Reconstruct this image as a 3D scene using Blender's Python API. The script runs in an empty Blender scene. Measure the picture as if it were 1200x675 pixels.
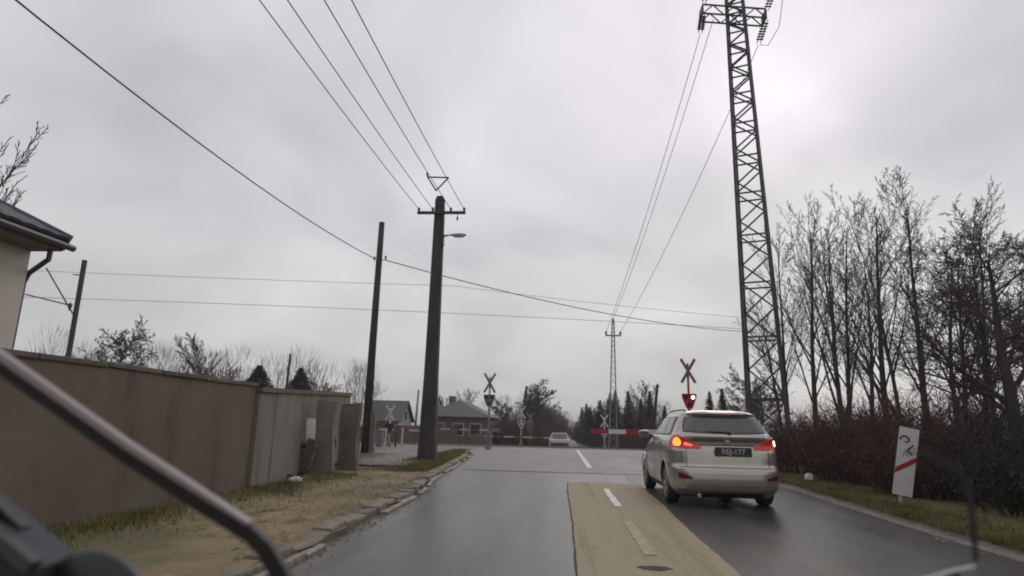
import bpy, bmesh, math, random
import numpy as np
from mathutils import Vector, Matrix

SC = bpy.context.scene
COL = SC.collection
R = math.radians

# ---------------------------------------------------------------- camera
cam_d = bpy.data.cameras.new('camera')
cam_d.sensor_width = 36.0
cam_d.lens = 36.0 * 733.0 / 1200.0
cam_d.clip_start = 0.05
cam_d.clip_end = 3000
cam_d.dof.use_dof = True
cam_d.dof.focus_distance = 17.0
cam_d.dof.aperture_fstop = 3.2
cam = bpy.data.objects.new('camera', cam_d)
COL.objects.link(cam)
cam.matrix_world = (Matrix.Translation((0, 0, 1.23)) @ Matrix.Rotation(R(4.643), 4, 'Z')
                    @ Matrix.Rotation(R(90 + 12.392), 4, 'X') @ Matrix.Rotation(R(1.4), 4, 'Z'))
SC.camera = cam

# ---------------------------------------------------------------- sky and sun
SUN_EL, SUN_AZ = R(29.0), R(20.5)      # behind thin cloud, upper right of the view
SUN_DIR = Vector((math.sin(SUN_AZ) * math.cos(SUN_EL), math.cos(SUN_AZ) * math.cos(SUN_EL), math.sin(SUN_EL)))
world = bpy.data.worlds.new('World'); SC.world = world; world.use_nodes = True
wn = world.node_tree; wn.nodes.clear()
def N(tree, t, **kw):
    n = tree.nodes.new(t)
    for k, v in kw.items():
        if k.startswith('i_'):
            n.inputs[k[2:]].default_value = v
        else: setattr(n, k, v)
    return n
wo = N(wn, 'ShaderNodeOutputWorld'); bg = N(wn, 'ShaderNodeBackground'); bg.inputs['Strength'].default_value = 0.1
sky = N(wn, 'ShaderNodeTexSky', sky_type='NISHITA', sun_disc=False, sun_elevation=SUN_EL, sun_rotation=SUN_AZ)
tc = N(wn, 'ShaderNodeTexCoord'); sep = N(wn, 'ShaderNodeSeparateXYZ')
addz = N(wn, 'ShaderNodeMath', operation='ADD'); addz.inputs[1].default_value = 0.42
mxz = N(wn, 'ShaderNodeMath', operation='MAXIMUM'); mxz.inputs[1].default_value = 0.3
dx = N(wn, 'ShaderNodeMath', operation='DIVIDE'); dy = N(wn, 'ShaderNodeMath', operation='DIVIDE')
cmb = N(wn, 'ShaderNodeCombineXYZ')
nz = N(wn, 'ShaderNodeTexNoise'); nz.inputs['Scale'].default_value = 1.7; nz.inputs['Detail'].default_value = 3.5; nz.inputs['Roughness'].default_value = 0.5; nz.inputs['Distortion'].default_value = 0.35
rmp = N(wn, 'ShaderNodeValToRGB')
rmp.color_ramp.elements[0].position = 0.30; rmp.color_ramp.elements[0].color = (4.3, 4.25, 4.45, 1)
rmp.color_ramp.elements[1].position = 0.70; rmp.color_ramp.elements[1].color = (7.2, 7.0, 7.2, 1)
mix = N(wn, 'ShaderNodeMixRGB'); mix.inputs['Fac'].default_value = 0.97
L = wn.links.new
L(tc.outputs['Generated'], sep.inputs[0]); L(sep.outputs['Z'], addz.inputs[0]); L(addz.outputs[0], mxz.inputs[0])
L(sep.outputs['X'], dx.inputs[0]); L(mxz.outputs[0], dx.inputs[1]); L(sep.outputs['Y'], dy.inputs[0]); L(mxz.outputs[0], dy.inputs[1])
L(dx.outputs[0], cmb.inputs[0]); L(dy.outputs[0], cmb.inputs[1]); L(cmb.outputs[0], nz.inputs['Vector'])
L(nz.outputs['Fac'], rmp.inputs[0])
# the sun's glow through the cloud sheet
dot = N(wn, 'ShaderNodeVectorMath', operation='DOT_PRODUCT'); dot.inputs[1].default_value = SUN_DIR; L(tc.outputs['Generated'], dot.inputs[0])
dmx = N(wn, 'ShaderNodeMath', operation='MAXIMUM'); dmx.inputs[1].default_value = 0.0; L(dot.outputs['Value'], dmx.inputs[0])
acc = None
for pw_, k_ in ((8.0, 0.10), (110.0, 0.34)):
    p_ = N(wn, 'ShaderNodeMath', operation='POWER'); p_.inputs[1].default_value = pw_; L(dmx.outputs[0], p_.inputs[0])
    m_ = N(wn, 'ShaderNodeMath', operation='MULTIPLY_ADD'); m_.inputs[1].default_value = k_; m_.inputs[2].default_value = 0.92 if acc is None else 0
    L(p_.outputs[0], m_.inputs[0])
    if acc is None: acc = m_
    else: L(acc.outputs[0], m_.inputs[2]); acc = m_
vm = N(wn, 'ShaderNodeVectorMath', operation='SCALE'); L(rmp.outputs[0], vm.inputs[0]); L(acc.outputs[0], vm.inputs['Scale'])
# cloud base a little greyer-green low down, lilac higher up
tr_ = N(wn, 'ShaderNodeMapRange'); tr_.inputs[1].default_value = 0.1; tr_.inputs[2].default_value = 0.45; L(sep.outputs['Z'], tr_.inputs[0])
tint = N(wn, 'ShaderNodeMixRGB'); tint.inputs[1].default_value = (.89, .90, .865, 1); tint.inputs[2].default_value = (1.0, .985, 1.015, 1); L(tr_.outputs[0], tint.inputs[0])
mul = N(wn, 'ShaderNodeVectorMath', operation='MULTIPLY'); L(vm.outputs[0], mul.inputs[0]); L(tint.outputs[0], mul.inputs[1])
L(sky.outputs[0], mix.inputs[1]); L(mul.outputs[0], mix.inputs[2])
L(mix.outputs[0], bg.inputs[0]); L(bg.outputs[0], wo.inputs[0])

sd = bpy.data.lights.new('sun', 'SUN'); sd.energy = 0.5; sd.angle = R(40); sd.color = (1.0, 0.96, 0.91)
sun = bpy.data.objects.new('sun', sd); COL.objects.link(sun)
sun.rotation_euler = SUN_DIR.to_track_quat('Z', 'Y').to_euler()

SC.view_settings.view_transform = 'Standard'; SC.view_settings.look = 'None'
SC.view_settings.exposure = 0.40; SC.view_settings.gamma = 1.0; SC.view_settings.use_curve_mapping = False
SC.cycles.use_denoising = True
SC.cycles.max_bounces = 6; SC.cycles.transparent_max_bounces = 8
SC.cycles.filter_width = 1.9

# ---------------------------------------------------------------- helpers
def tag(o, label=None, cat=None, group=None, kind=None):
    if label: o['label'] = label
    if cat: o['category'] = cat
    if group: o['group'] = group
    if kind: o['kind'] = kind
    return o
def empty(name, loc, label=None, cat=None, group=None):
    o = bpy.data.objects.new(name, None); COL.objects.link(o); o.location = loc
    o.empty_display_size = 0.2
    return tag(o, label, cat, group)
def wloc(o):
    v = Vector((0, 0, 0))
    while o is not None:
        v += o.location; o = o.parent
    return v
class MB:
    def __init__(s): s.v = []; s.f = []
    def add(s, vs, fs):
        b = len(s.v); s.v += [tuple(p) for p in vs]; s.f += [tuple(i + b for i in f) for f in fs]; return s
    def box(s, c, sz, rot=None, bev=0.0):
        hx, hy, hz = sz[0] / 2, sz[1] / 2, sz[2] / 2
        if bev > 0:
            bm = bmesh.new(); bmesh.ops.create_cube(bm, size=1)
            for v in bm.verts: v.co = Vector((v.co.x * sz[0], v.co.y * sz[1], v.co.z * sz[2]))
            bmesh.ops.bevel(bm, geom=bm.edges[:], offset=bev, segments=2, affect='EDGES', profile=0.6)
            bm.verts.index_update()
            vs = [v.co.copy() for v in bm.verts]; fs = [tuple(v.index for v in f.verts) for f in bm.faces]; bm.free()
        else:
            vs = [Vector((x * hx, y * hy, z * hz)) for z in (-1, 1) for y in (-1, 1) for x in (-1, 1)]
            fs = [(0, 2, 3, 1), (4, 5, 7, 6), (0, 1, 5, 4), (2, 6, 7, 3), (0, 4, 6, 2), (1, 3, 7, 5)]
        if rot is not None: vs = [rot @ v for v in vs]
        c = Vector(c); return s.add([v + c for v in vs], fs)
    def tube(s, pts, rad, n=6, cap=True):
        pts = [Vector(p) for p in pts]; m = len(pts)
        if not isinstance(rad, (list, tuple)): rad = [rad] * m
        d0 = (pts[1] - pts[0]).normalized()
        ref = Vector((0, 0, 1)) if abs(d0.z) < 0.9 else Vector((1, 0, 0))
        u = d0.cross(ref).normalized(); vs = []
        for i in range(m):
            d = (pts[min(i + 1, m - 1)] - pts[max(i - 1, 0)])
            d = d.normalized() if d.length > 1e-9 else d0
            u = (u - d * u.dot(d)); u = u.normalized() if u.length > 1e-6 else d.orthogonal().normalized()
            w = d.cross(u)
            for k in range(n):
                a = 2 * math.pi * k / n
                vs.append(pts[i] + (u * math.cos(a) + w * math.sin(a)) * rad[i])
        fs = [(i * n + k, i * n + (k + 1) % n, (i + 1) * n + (k + 1) % n, (i + 1) * n + k) for i in range(m - 1) for k in range(n)]
        if cap: fs += [tuple(range(n - 1, -1, -1)), tuple((m - 1) * n + k for k in range(n))]
        return s.add(vs, fs)
    def bar(s, a, b, w, h):
        a, b = Vector(a), Vector(b); d = (b - a); l = d.length
        q = d.to_track_quat('Z', 'X').to_matrix()
        return s.box((a + b) / 2, (w, h, l), q)
    def lathe(s, prof, n=24, axis='Z', c=(0, 0, 0)):
        vs = []; m = len(prof); c = Vector(c)
        for r_, h in prof:
            for k in range(n):
                a = 2 * math.pi * k / n
                x, y = r_ * math.cos(a), r_ * math.sin(a)
                p = (x, y, h) if axis == 'Z' else ((h, x, y) if axis == 'X' else (y, h, x))
                vs.append(Vector(p) + c)
        fs = [(i * n + k, i * n + (k + 1) % n, (i + 1) * n + (k + 1) % n, (i + 1) * n + k) for i in range(m - 1) for k in range(n)]
        fs += [tuple(range(n - 1, -1, -1)), tuple((m - 1) * n + k for k in range(n))]
        return s.add(vs, fs)
    def prism(s, poly, d):          # poly: list of 3D points (one plane), extruded by vector d
        n = len(poly); d = Vector(d); a = [Vector(p) for p in poly]
        fs = [tuple(range(n - 1, -1, -1)), tuple(range(n, 2 * n))] + [(i, (i + 1) % n, n + (i + 1) % n, n + i) for i in range(n)]
        return s.add(a + [p + d for p in a], fs)
    def build(s, name, m, parent=None, world=True, smooth=False, loc=None):
        me = bpy.data.meshes.new(name)
        off = Vector((0, 0, 0))
        if parent is not None and world: off = wloc(parent)
        if loc is not None: off = Vector(loc)
        me.from_pydata([(p[0] - off.x, p[1] - off.y, p[2] - off.z) for p in s.v], [], s.f); me.update()
        if smooth: me.shade_smooth()
        if m is not None: me.materials.append(m)
        o = bpy.data.objects.new(name, me); COL.objects.link(o)
        if parent is not None: o.parent = parent
        elif loc is not None: o.location = loc
        return o
def copy_tree(o, parent=None):
    c = o.copy(); COL.objects.link(c); c.parent = parent
    for ch in list(o.children): copy_tree(ch, c)
    return c

# ---------------------------------------------------------------- materials
def mat(name, c1, c2=None, scale=4.0, rough=0.8, rough2=None, bump=0.0, bscale=None, metal=0.0, spec=0.5, stretch=(1, 1, 1), detail=6.0, lo=0.35, hi=0.65, coat=0.0, emit=None, estr=0.0, random_tint=0.0, stain=None, grain=0.0):
    m = bpy.data.materials.new(name); m.use_nodes = True; t = m.node_tree; b = t.nodes['Principled BSDF']; l = t.links.new
    b.inputs['Roughness'].default_value = rough; b.inputs['Metallic'].default_value = metal
    b.inputs['Specular IOR Level'].default_value = spec; b.inputs['Coat Weight'].default_value = coat; b.inputs['Coat Roughness'].default_value = 0.06
    b.inputs['Base Color'].default_value = (*c1, 1)
    if emit: b.inputs['Emission Color'].default_value = (*emit, 1); b.inputs['Emission Strength'].default_value = estr
    tcn = N(t, 'ShaderNodeTexCoord'); mp = N(t, 'ShaderNodeMapping'); mp.inputs['Scale'].default_value = stretch
    l(tcn.outputs['Object'], mp.inputs['Vector'])
    last = None
    if c2 is not None:
        n = N(t, 'ShaderNodeTexNoise'); n.inputs['Scale'].default_value = scale; n.inputs['Detail'].default_value = detail; n.inputs['Roughness'].default_value = 0.62
        l(mp.outputs[0], n.inputs['Vector'])
        r = N(t, 'ShaderNodeValToRGB'); r.color_ramp.elements[0].position = lo; r.color_ramp.elements[1].position = hi
        r.color_ramp.elements[0].color = (*c1, 1); r.color_ramp.elements[1].color = (*c2, 1)
        l(n.outputs['Fac'], r.inputs[0]); last = r.outputs[0]
        if rough2 is not None:
            mr = N(t, 'ShaderNodeMapRange'); mr.inputs[1].default_value = lo; mr.inputs[2].default_value = hi; mr.inputs[3].default_value = rough; mr.inputs[4].default_value = rough2
            l(n.outputs['Fac'], mr.inputs[0]); l(mr.outputs[0], b.inputs['Roughness'])
    if random_tint > 0 and last is not None:
        oi = N(t, 'ShaderNodeObjectInfo'); mr2 = N(t, 'ShaderNodeMapRange'); mr2.inputs[3].default_value = 1 - random_tint; mr2.inputs[4].default_value = 1 + random_tint
        hs = N(t, 'ShaderNodeHueSaturation'); l(oi.outputs['Random'], mr2.inputs[0]); l(mr2.outputs[0], hs.inputs['Value']); l(last, hs.inputs['Color']); last = hs.outputs[0]
    for (sc_, lo_, hi_, dark, st_) in (stain or []):       # blotches of dirt and wear with a shape of their own
        mp2 = N(t, 'ShaderNodeMapping'); mp2.inputs['Scale'].default_value = st_; l(tcn.outputs['Object'], mp2.inputs['Vector'])
        n3 = N(t, 'ShaderNodeTexNoise'); n3.inputs['Scale'].default_value = sc_; n3.inputs['Detail'].default_value = 7; n3.inputs['Roughness'].default_value = 0.65; l(mp2.outputs[0], n3.inputs['Vector'])
        r3 = N(t, 'ShaderNodeMapRange'); r3.inputs[1].default_value = lo_; r3.inputs[2].default_value = hi_; l(n3.outputs['Fac'], r3.inputs[0])
        m3 = N(t, 'ShaderNodeMixRGB'); l(r3.outputs[0], m3.inputs['Fac']); l(last, m3.inputs[1]); m3.inputs[2].default_value = (*dark, 1); last = m3.outputs[0]
    if grain > 0 and last is not None:                      # aggregate
        n4 = N(t, 'ShaderNodeTexNoise'); n4.inputs['Scale'].default_value = 55; n4.inputs['Detail'].default_value = 3; l(tcn.outputs['Object'], n4.inputs['Vector'])
        r4 = N(t, 'ShaderNodeMapRange'); r4.inputs[1].default_value = .3; r4.inputs[2].default_value = .7; r4.inputs[3].default_value = 1 - grain; r4.inputs[4].default_value = 1 + grain; l(n4.outputs['Fac'], r4.inputs[0])
        h4 = N(t, 'ShaderNodeHueSaturation'); l(r4.outputs[0], h4.inputs['Value']); l(last, h4.inputs['Color']); last = h4.outputs[0]
    if last is not None: l(last, b.inputs['Base Color'])
    if bump > 0:
        n2 = N(t, 'ShaderNodeTexNoise'); n2.inputs['Scale'].default_value = bscale or scale * 8; n2.inputs['Detail'].default_value = 4
        l(mp.outputs[0], n2.inputs['Vector'])
        bp = N(t, 'ShaderNodeBump'); bp.inputs['Strength'].default_value = bump; bp.inputs['Distance'].default_value = 0.02
        l(n2.outputs['Fac'], bp.inputs['Height']); l(bp.outputs[0], b.inputs['Normal'])
    return m
M = dict(
    ground=mat('ground_soil', (0.055, 0.05, 0.03), (0.12, 0.10, 0.065), 0.35, 0.95, bump=0.6, bscale=6),
    asphalt=mat('wet_asphalt', (0.064, 0.065, 0.055), (0.096, 0.095, 0.082), 0.55, 0.22, 0.40, 0.14, 60, stretch=(1.6, 0.28, 1), lo=0.3, hi=0.7, spec=0.20, grain=.22, stain=[(1.4, .50, .66, (.050, .050, .046), (2.2, .05, 1)), (1.1, .58, .74, (.045, .045, .042), (1, .22, 1))]),
    dark_lane=mat('dark_lane_tone', (0.036, 0.035, 0.032), (0.060, 0.058, 0.053), 0.6, 0.24, 0.40, 0.14, 60, stretch=(1.6, 0.25, 1), lo=0.3, hi=0.7, spec=0.10, grain=.22, stain=[(.9, .56, .7, (.085, .078, .066), (1, .25, 1))]),
    asphalt2=mat('old_asphalt', (0.155, 0.145, 0.135), (0.215, 0.20, 0.188), 0.7, 0.5, 0.68, 0.4, 80, stretch=(1, 0.4, 1), spec=0.35, grain=.15, stain=[(.8, .55, .72, (.10, .095, .088), (1, .4, 1))]),
    tan=mat('tan_patch', (0.245, 0.202, 0.112), (0.305, 0.258, 0.158), 1.1, 0.62, 0.8, 0.4, 70, stretch=(1, 0.6, 1), lo=0.3, hi=0.7, spec=0.3, grain=.2, stain=[(1.5, .50, .68, (.185, .152, .088), (2.6, .07, 1)), (1.6, .58, .74, (.165, .135, .078), (1.8, .5, 1)), (7, .62, .75, (.33, .285, .185), (1, 1, 1))]),
    seam=mat('tar_seam', (0.035, 0.035, 0.035), (0.06, 0.06, 0.058), 6, 0.85, spec=0.2),
    paint=mat('road_paint', (0.62, 0.61, 0.58), (0.40, 0.39, 0.35), 9, 0.6, lo=0.45, hi=0.75),
    paintworn=mat('worn_road_paint', (0.42, 0.375, 0.275), (0.27, 0.23, 0.145), 7, 0.75, lo=0.3, hi=0.55),
    dirt=mat('dirt_verge', (0.145, 0.104, 0.052), (0.25, 0.188, 0.100), 0.9, 0.9, bump=0.8, bscale=14, lo=0.32, hi=0.62, grain=.2, stain=[(.55, .46, .60, (.105, .098, .042), (1, .55, 1)), (1.7, .56, .68, (.075, .058, .036), (1, .5, 1)), (3.5, .60, .70, (.24, .20, .145), (1, .6, 1))]),
    path=mat('gravel_path', (0.12, 0.112, 0.10), (0.20, 0.185, 0.165), 1.2, 0.8, bump=0.5, bscale=25),
    grass=mat('grass_blades', (0.085, 0.095, 0.022), (0.19, 0.17, 0.055), 1.5, 0.7, lo=0.4, hi=0.65),
    grassbase=mat('grass_soil', (0.075, 0.075, 0.022), (0.15, 0.13, 0.05), 2.5, 0.9, bump=0.8, bscale=20),
    kerb=mat('kerb_stone', (0.11, 0.088, 0.058), (0.20, 0.172, 0.135), 6, 0.75, bump=0.5, bscale=30, random_tint=0.25),
    kerbpale=mat('pale_kerb', (0.14, 0.128, 0.105), (0.32, 0.30, 0.27), 5, 0.7, bump=0.4, bscale=30, random_tint=0.2),
    wall=mat('brown_render', (0.105, 0.086, 0.058), (0.138, 0.114, 0.080), 0.8, 0.9, bump=0.35, bscale=25, stain=[(1.6, .54, .70, (.055, .046, .034), (.9, .9, .18)), (2.6, .60, .72, (.135, .118, .092), (1, 1, .8)), (9, .66, .72, (.05, .043, .034), (1, 1, 1))]),
    wall2=mat('grey_render', (0.145, 0.132, 0.105), (0.185, 0.17, 0.14), 1.2, 0.85, bump=0.3, bscale=25, stain=[(2.0, .54, .70, (.10, .09, .072), (1.2, 1.2, .2))]),
    cap=mat('dark_coping', (0.075, 0.064, 0.050), (0.12, 0.104, 0.084), 3, 0.85, random_tint=.2),
    pillar=mat('pillar_concrete', (0.15, 0.132, 0.112), (0.21, 0.19, 0.165), 2.2, 0.85, bump=0.5, bscale=12),
    pillar2=mat('brown_pillar', (0.10, 0.078, 0.062), (0.165, 0.142, 0.12), 1.6, 0.85, bump=0.5, bscale=12),
    white=mat('white_board', (0.50, 0.49, 0.45), (0.42, 0.40, 0.36), 3, 0.6),
    litter=mat('white_litter', (0.75, 0.75, 0.74), (0.60, 0.60, 0.58), 9, 0.6),
    plank=mat('slab', (0.09, 0.08, 0.065), (0.15, 0.132, 0.11), 5, 0.85, bump=0.3),
    cream=mat('cream_render', (0.50, 0.47, 0.40), (0.56, 0.53, 0.46), 1.0, 0.85, bump=0.1, bscale=40),
    tile=mat('dark_roof_tile', (0.040, 0.038, 0.045), (0.072, 0.068, 0.075), 3, 0.55, bump=0.3, random_tint=0.2),
    soffit=mat('soffit_board', (0.17, 0.165, 0.175), (0.20, 0.195, 0.2), 3, 0.7),
    gutter=mat('dark_gutter', (0.05, 0.048, 0.05), None, rough=0.45),
    poleconc=mat('weathered_concrete_pole', (0.026, 0.023, 0.022), (0.055, 0.049, 0.046), 3, 0.85, bump=0.5, bscale=20, stretch=(1, 1, 0.25)),
    wood=mat('tarred_wood', (0.018, 0.015, 0.014), (0.040, 0.033, 0.030), 4, 0.85, bump=0.5, bscale=15, stretch=(3, 3, 0.3)),
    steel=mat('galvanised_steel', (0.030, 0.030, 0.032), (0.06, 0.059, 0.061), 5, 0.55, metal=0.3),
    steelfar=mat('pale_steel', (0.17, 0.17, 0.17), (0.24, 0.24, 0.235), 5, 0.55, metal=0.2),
    darksteel=mat('dark_steel', (0.03, 0.03, 0.032), None, rough=0.5, metal=0.3),
    insul=mat('brown_insulator', (0.04, 0.028, 0.024), None, rough=0.25),
    wire=mat('wire', (0.05, 0.05, 0.052), None, rough=0.6),
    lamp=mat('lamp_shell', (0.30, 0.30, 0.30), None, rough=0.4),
    lampglass=mat('lamp_glass', (0.42, 0.42, 0.40), None, rough=0.2),
    bark=mat('bark', (0.028, 0.022, 0.020), (0.062, 0.050, 0.044), 6, 0.9, bump=0.6, bscale=25, stretch=(1, 1, 0.3)),
    twig=mat('twig', (0.040, 0.031, 0.027), (0.072, 0.056, 0.048), 2, 0.85),
    bushdarktwig=mat('dark_bush_twig', (0.022, 0.021, 0.018), (0.042, 0.038, 0.032), 1.2, 0.9),
    bush=mat('bush_twig', (0.052, 0.029, 0.024), (0.080, 0.047, 0.038), 1.2, 0.9),
    bushleaf=mat('dead_leaf', (0.068, 0.032, 0.024), (0.095, 0.049, 0.036), 2.2, 0.9),
    bushdark=mat('dark_bush_leaf', (0.020, 0.024, 0.018), (0.045, 0.042, 0.030), 2.0, 0.9),
    conifer=mat('conifer_needles', (0.010, 0.015, 0.011), (0.028, 0.033, 0.024), 1.5, 0.9),
    red=mat('red_paint', (0.36, 0.012, 0.018), (0.28, 0.012, 0.016), 4, 0.5),
    signwhite=mat('sign_white', (0.62, 0.59, 0.58), (0.55, 0.52, 0.51), 5, 0.5),
    black=mat('black_plastic', (0.012, 0.012, 0.013), None, rough=0.45),
    scrawl=mat('dark_marker', (0.05, 0.045, 0.05), None, rough=0.6),
    crosspaint=mat('dull_cross_paint', (0.12, 0.115, 0.11), (0.17, 0.165, 0.155), 5, 0.6),
    greyplate=mat('grey_plate', (0.11, 0.11, 0.105), (0.16, 0.155, 0.15), 5, 0.6),
    whitepost=mat('white_post', (0.48, 0.47, 0.45), (0.38, 0.37, 0.35), 5, 0.6),
    dullred=mat('faded_red', (0.23, 0.045, 0.04), (0.18, 0.04, 0.036), 4, .6),
    housewall=mat('brown_house_wall', (0.085, 0.060, 0.048), (0.125, 0.092, 0.074), 1.0, 0.85),
    houseroof=mat('grey_roof', (0.085, 0.078, 0.075), (0.12, 0.112, 0.105), 1.5, 0.8),
    housewhite=mat('pale_house_wall', (0.36, 0.35, 0.33), (0.42, 0.41, 0.39), 1.0, 0.85),
    pane=mat('window_pane', (0.02, 0.022, 0.024), None, rough=0.1),
    rail=mat('rail_steel', (0.16, 0.13, 0.11), None, rough=0.35, metal=0.6),
    deck=mat('crossing_panel', (0.12, 0.118, 0.112), (0.17, 0.165, 0.155), 2, 0.6, random_tint=0.15),
    # vehicle
    silver=mat('silver_paint', (0.44, 0.415, 0.375), (0.385, 0.360, 0.325), 1.6, 0.25, metal=0.72, coat=0.5),
    glass=mat('tinted_glass', (0.040, 0.046, 0.042), None, rough=0.05, spec=1.0),
    trim=mat('black_trim', (0.015, 0.015, 0.016), None, rough=0.5),
    tyre=mat('tyre_rubber', (0.014, 0.014, 0.015), (0.03, 0.029, 0.027), 8, 0.85),
    rim=mat('alloy_rim', (0.36, 0.36, 0.36), None, rough=0.35, metal=0.7),
    redlens=mat('red_lens', (0.32, 0.010, 0.012), None, rough=0.15, emit=(1.0, 0.03, 0.02), estr=0.10, coat=0.6),
    reflect=mat('dark_red_reflector', (0.10, 0.008, 0.010), None, rough=0.2, coat=0.5),
    redlit=mat('lit_brake_lamp', (0.6, 0.05, 0.04), None, rough=0.3, emit=(1.0, 0.16, 0.10), estr=.7),
    amberlit=mat('lit_amber_indicator', (0.7, 0.25, 0.05), None, rough=0.3, emit=(1.0, 0.36, 0.07), estr=1.0),
    whitelit=mat('lit_lamp_core', (0.9, 0.7, 0.65), None, rough=0.3, emit=(1.0, 0.72, 0.62), estr=2.6),
    signalred=mat('red_signal_board', (0.17, 0.010, 0.022), None, rough=0.5, emit=(1, 0.02, 0.05), estr=0.03),
    plate=mat('dark_number_plate', (0.020, 0.020, 0.021), None, rough=0.4),
    platetext=mat('pale_plate_characters', (0.36, 0.35, 0.34), None, rough=0.5),
    farcar=mat('white_vehicle_paint', (0.30, 0.29, 0.285), None, rough=0.3, coat=0.4),
    cowl=mat('dark_blue_plastic', (0.016, 0.021, 0.026), (0.026, 0.032, 0.038), 3, 0.6),
    cowledge=mat('grey_plastic_edge', (0.05, 0.055, 0.06), None, rough=0.6),
    wiperdark=mat('wiper_rubber', (0.010, 0.006, 0.005), None, rough=0.6),
    wiperlight=mat('wiper_grey_shell', (0.26, 0.235, 0.22), None, rough=0.35),
)

# ---------------------------------------------------------------- ground, road, verges
def gz(y):                       # the far side of the crossing lies lower
    t = min(max((y - 40.0) / 11.0, 0), 1); t = t * t * (3 - 2 * t)
    return -0.75 * t
def strip(name, left, right, y0, y1, z, m, step=1.0, nx=1, kind='structure', jitter=0.0, parent=None, seed=1):
    rg = random.Random(seed); n = max(1, int(round((y1 - y0) / step))); vs = []; fs = []
    for i in range(n + 1):
        y = y0 + (y1 - y0) * i / n
        a, b = left(y), right(y)
        a += rg.uniform(-jitter, jitter); b += rg.uniform(-jitter, jitter)
        for k in range(nx + 1):
            vs.append((a + (b - a) * k / nx, y + (rg.uniform(-jitter, jitter) if i in (0, n) else 0), gz(y) + z))
    for i in range(n):
        for k in range(nx):
            q = i * (nx + 1) + k; fs.append((q, q + 1, q + nx + 2, q + nx + 1))
    mb = MB(); mb.add(vs, fs); o = mb.build(name, m, parent)
    if kind and parent is None: o['kind'] = kind
    return o
def pw(*pts):
    xs = [p[0] for p in pts]; ys = [p[1] for p in pts]
    return lambda y: float(np.interp(y, xs, ys))
kl = pw((-8, -2.38), (5.9, -2.40), (8.3, -2.46), (11.4, -2.52), (14.5, -2.88), (18.6, -3.12), (23.9, -3.47), (28, -3.9), (31, -4.35))
kr = pw((-8, 4.55), (8, 4.72), (10, 4.80), (15.6, 5.15), (30, 5.3), (36, 5.4))
# ground sheet with a hollow beyond the crossing
gy = [-120, -40, -10, 0, 10, 20, 30, 38] + list(np.linspace(40, 51, 12)) + [60, 90, 150, 300, 700, 1500]
gx = [-900, -300, -100, -40, -15, -8, 0, 8, 15, 40, 100, 300, 900]
mb = MB(); mb.add([(x, y, gz(y) - 0.03) for y in gy for x in gx],
                  [(j * len(gx) + i, j * len(gx) + i + 1, (j + 1) * len(gx) + i + 1, (j + 1) * len(gx) + i) for j in range(len(gy) - 1) for i in range(len(gx) - 1)])
g = mb.build('ground', M['ground']); g['kind'] = 'structure'
road = strip('road', lambda y: kl(y) if y <= 31 else (-4.35 if y < 37 else -2.6), lambda y: kr(y) if y < 37 else 4.4, -10, 37.0, 0.0, M['asphalt'], 1.0, 4)
roadfar = strip('road_beyond_crossing', lambda y: -2.5 + .02 * (y - 40), lambda y: 4.3 + .02 * (y - 40), 40.6, 420, 0.0, M['asphalt2'], 2.0, 2)
surf = strip('road_surface_strip', lambda y: kl(y) + 0.12 if y <= 31 else -4.25, lambda y: kr(y) - 0.1, 17.9, 36.6, 0.004, M['asphalt2'], 0.6, 6, jitter=0.05)
side = strip('side_street', lambda y: -60, lambda y: -4.3, 30.6, 36.4, -0.004, M['path'], 1.0, 4)
rl_ = strip('right_lane_surface', lambda y: 1.45 + 0.02 * max(0, y - 6) + .05 * math.sin(y * .7), lambda y: kr(y) - 0.05, -9, 18.0, 0.0035, M['dark_lane'], 0.6, 6, jitter=0.02)  # sheet over the right lane in a darker tone than the road
sl = MB(); rg = random.Random(5)
pp = [(-2.7 + i * 0.25, 17.86 + rg.uniform(-0.05, 0.05)) for i in range(33)]
sl.add([(x, y - rg.uniform(0.03, 0.07), 0.0085) for x, y in pp] + [(x, y + rg.uniform(0.03, 0.08), 0.0085) for x, y in pp], [(i, i + 1, 34 + i, 33 + i) for i in range(32)])
sl.build('pale_joint', M['kerb'], road)
patch = strip('road_patch', lambda y: 0.16 + 0.008 * math.sin(y * 0.9), lambda y: 1.56 + 0.026 * (y - 6) + 0.01 * math.sin(y * 1.3), -6, 14.95, 0.0065, M['tan'], 0.12, 6, jitter=0.007)
sm = MB(); rg = random.Random(9); ys = np.linspace(-6, 14.95, 80)
va, vb = [], []
for y in ys:
    x = 0.158 + 0.008 * math.sin(y * 0.9) + rg.uniform(-0.006, 0.006)
    va.append((x - 0.010 - rg.uniform(0, 0.010), y, 0.010)); vb.append((x + 0.004 + rg.uniform(-.004, .004), y, 0.010))
sm.add(va + vb, [(i, 80 + i, 81 + i, i + 1) for i in range(79)])
sm.build('tar_joint', M['seam'], patch)
def dash(x, y0, y1, w, m, z):
    rg = random.Random(int(y0 * 100)); n = 14; a = []; b = []
    for i in range(n + 1):
        y = y0 + (y1 - y0) * i / n
        a.append((x - w / 2 + rg.uniform(-.012, .012), y, z)); b.append((x + w / 2 + rg.uniform(-.012, .012), y, z))
    o = MB().add(a + b, [(i, n + 1 + i, n + 2 + i, i + 1) for i in range(n)]).build('lane_dash', m, road); return o
dash(0.90, 6.7, 9.0, 0.12, M['paintworn'], 0.0125)
dash(0.93, 10.6, 13.5, 0.12, M['paint'], 0.0125)
dash(0.91, 20.1, 35.2, 0.15, M['paint'], 0.0125)
dash(0.90, 1.5, 4.2, 0.12, M['paintworn'], 0.0125)
dash(0.9, 43, 48, 0.13, M['paint'], gz(45.5) + 0.12)
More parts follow.
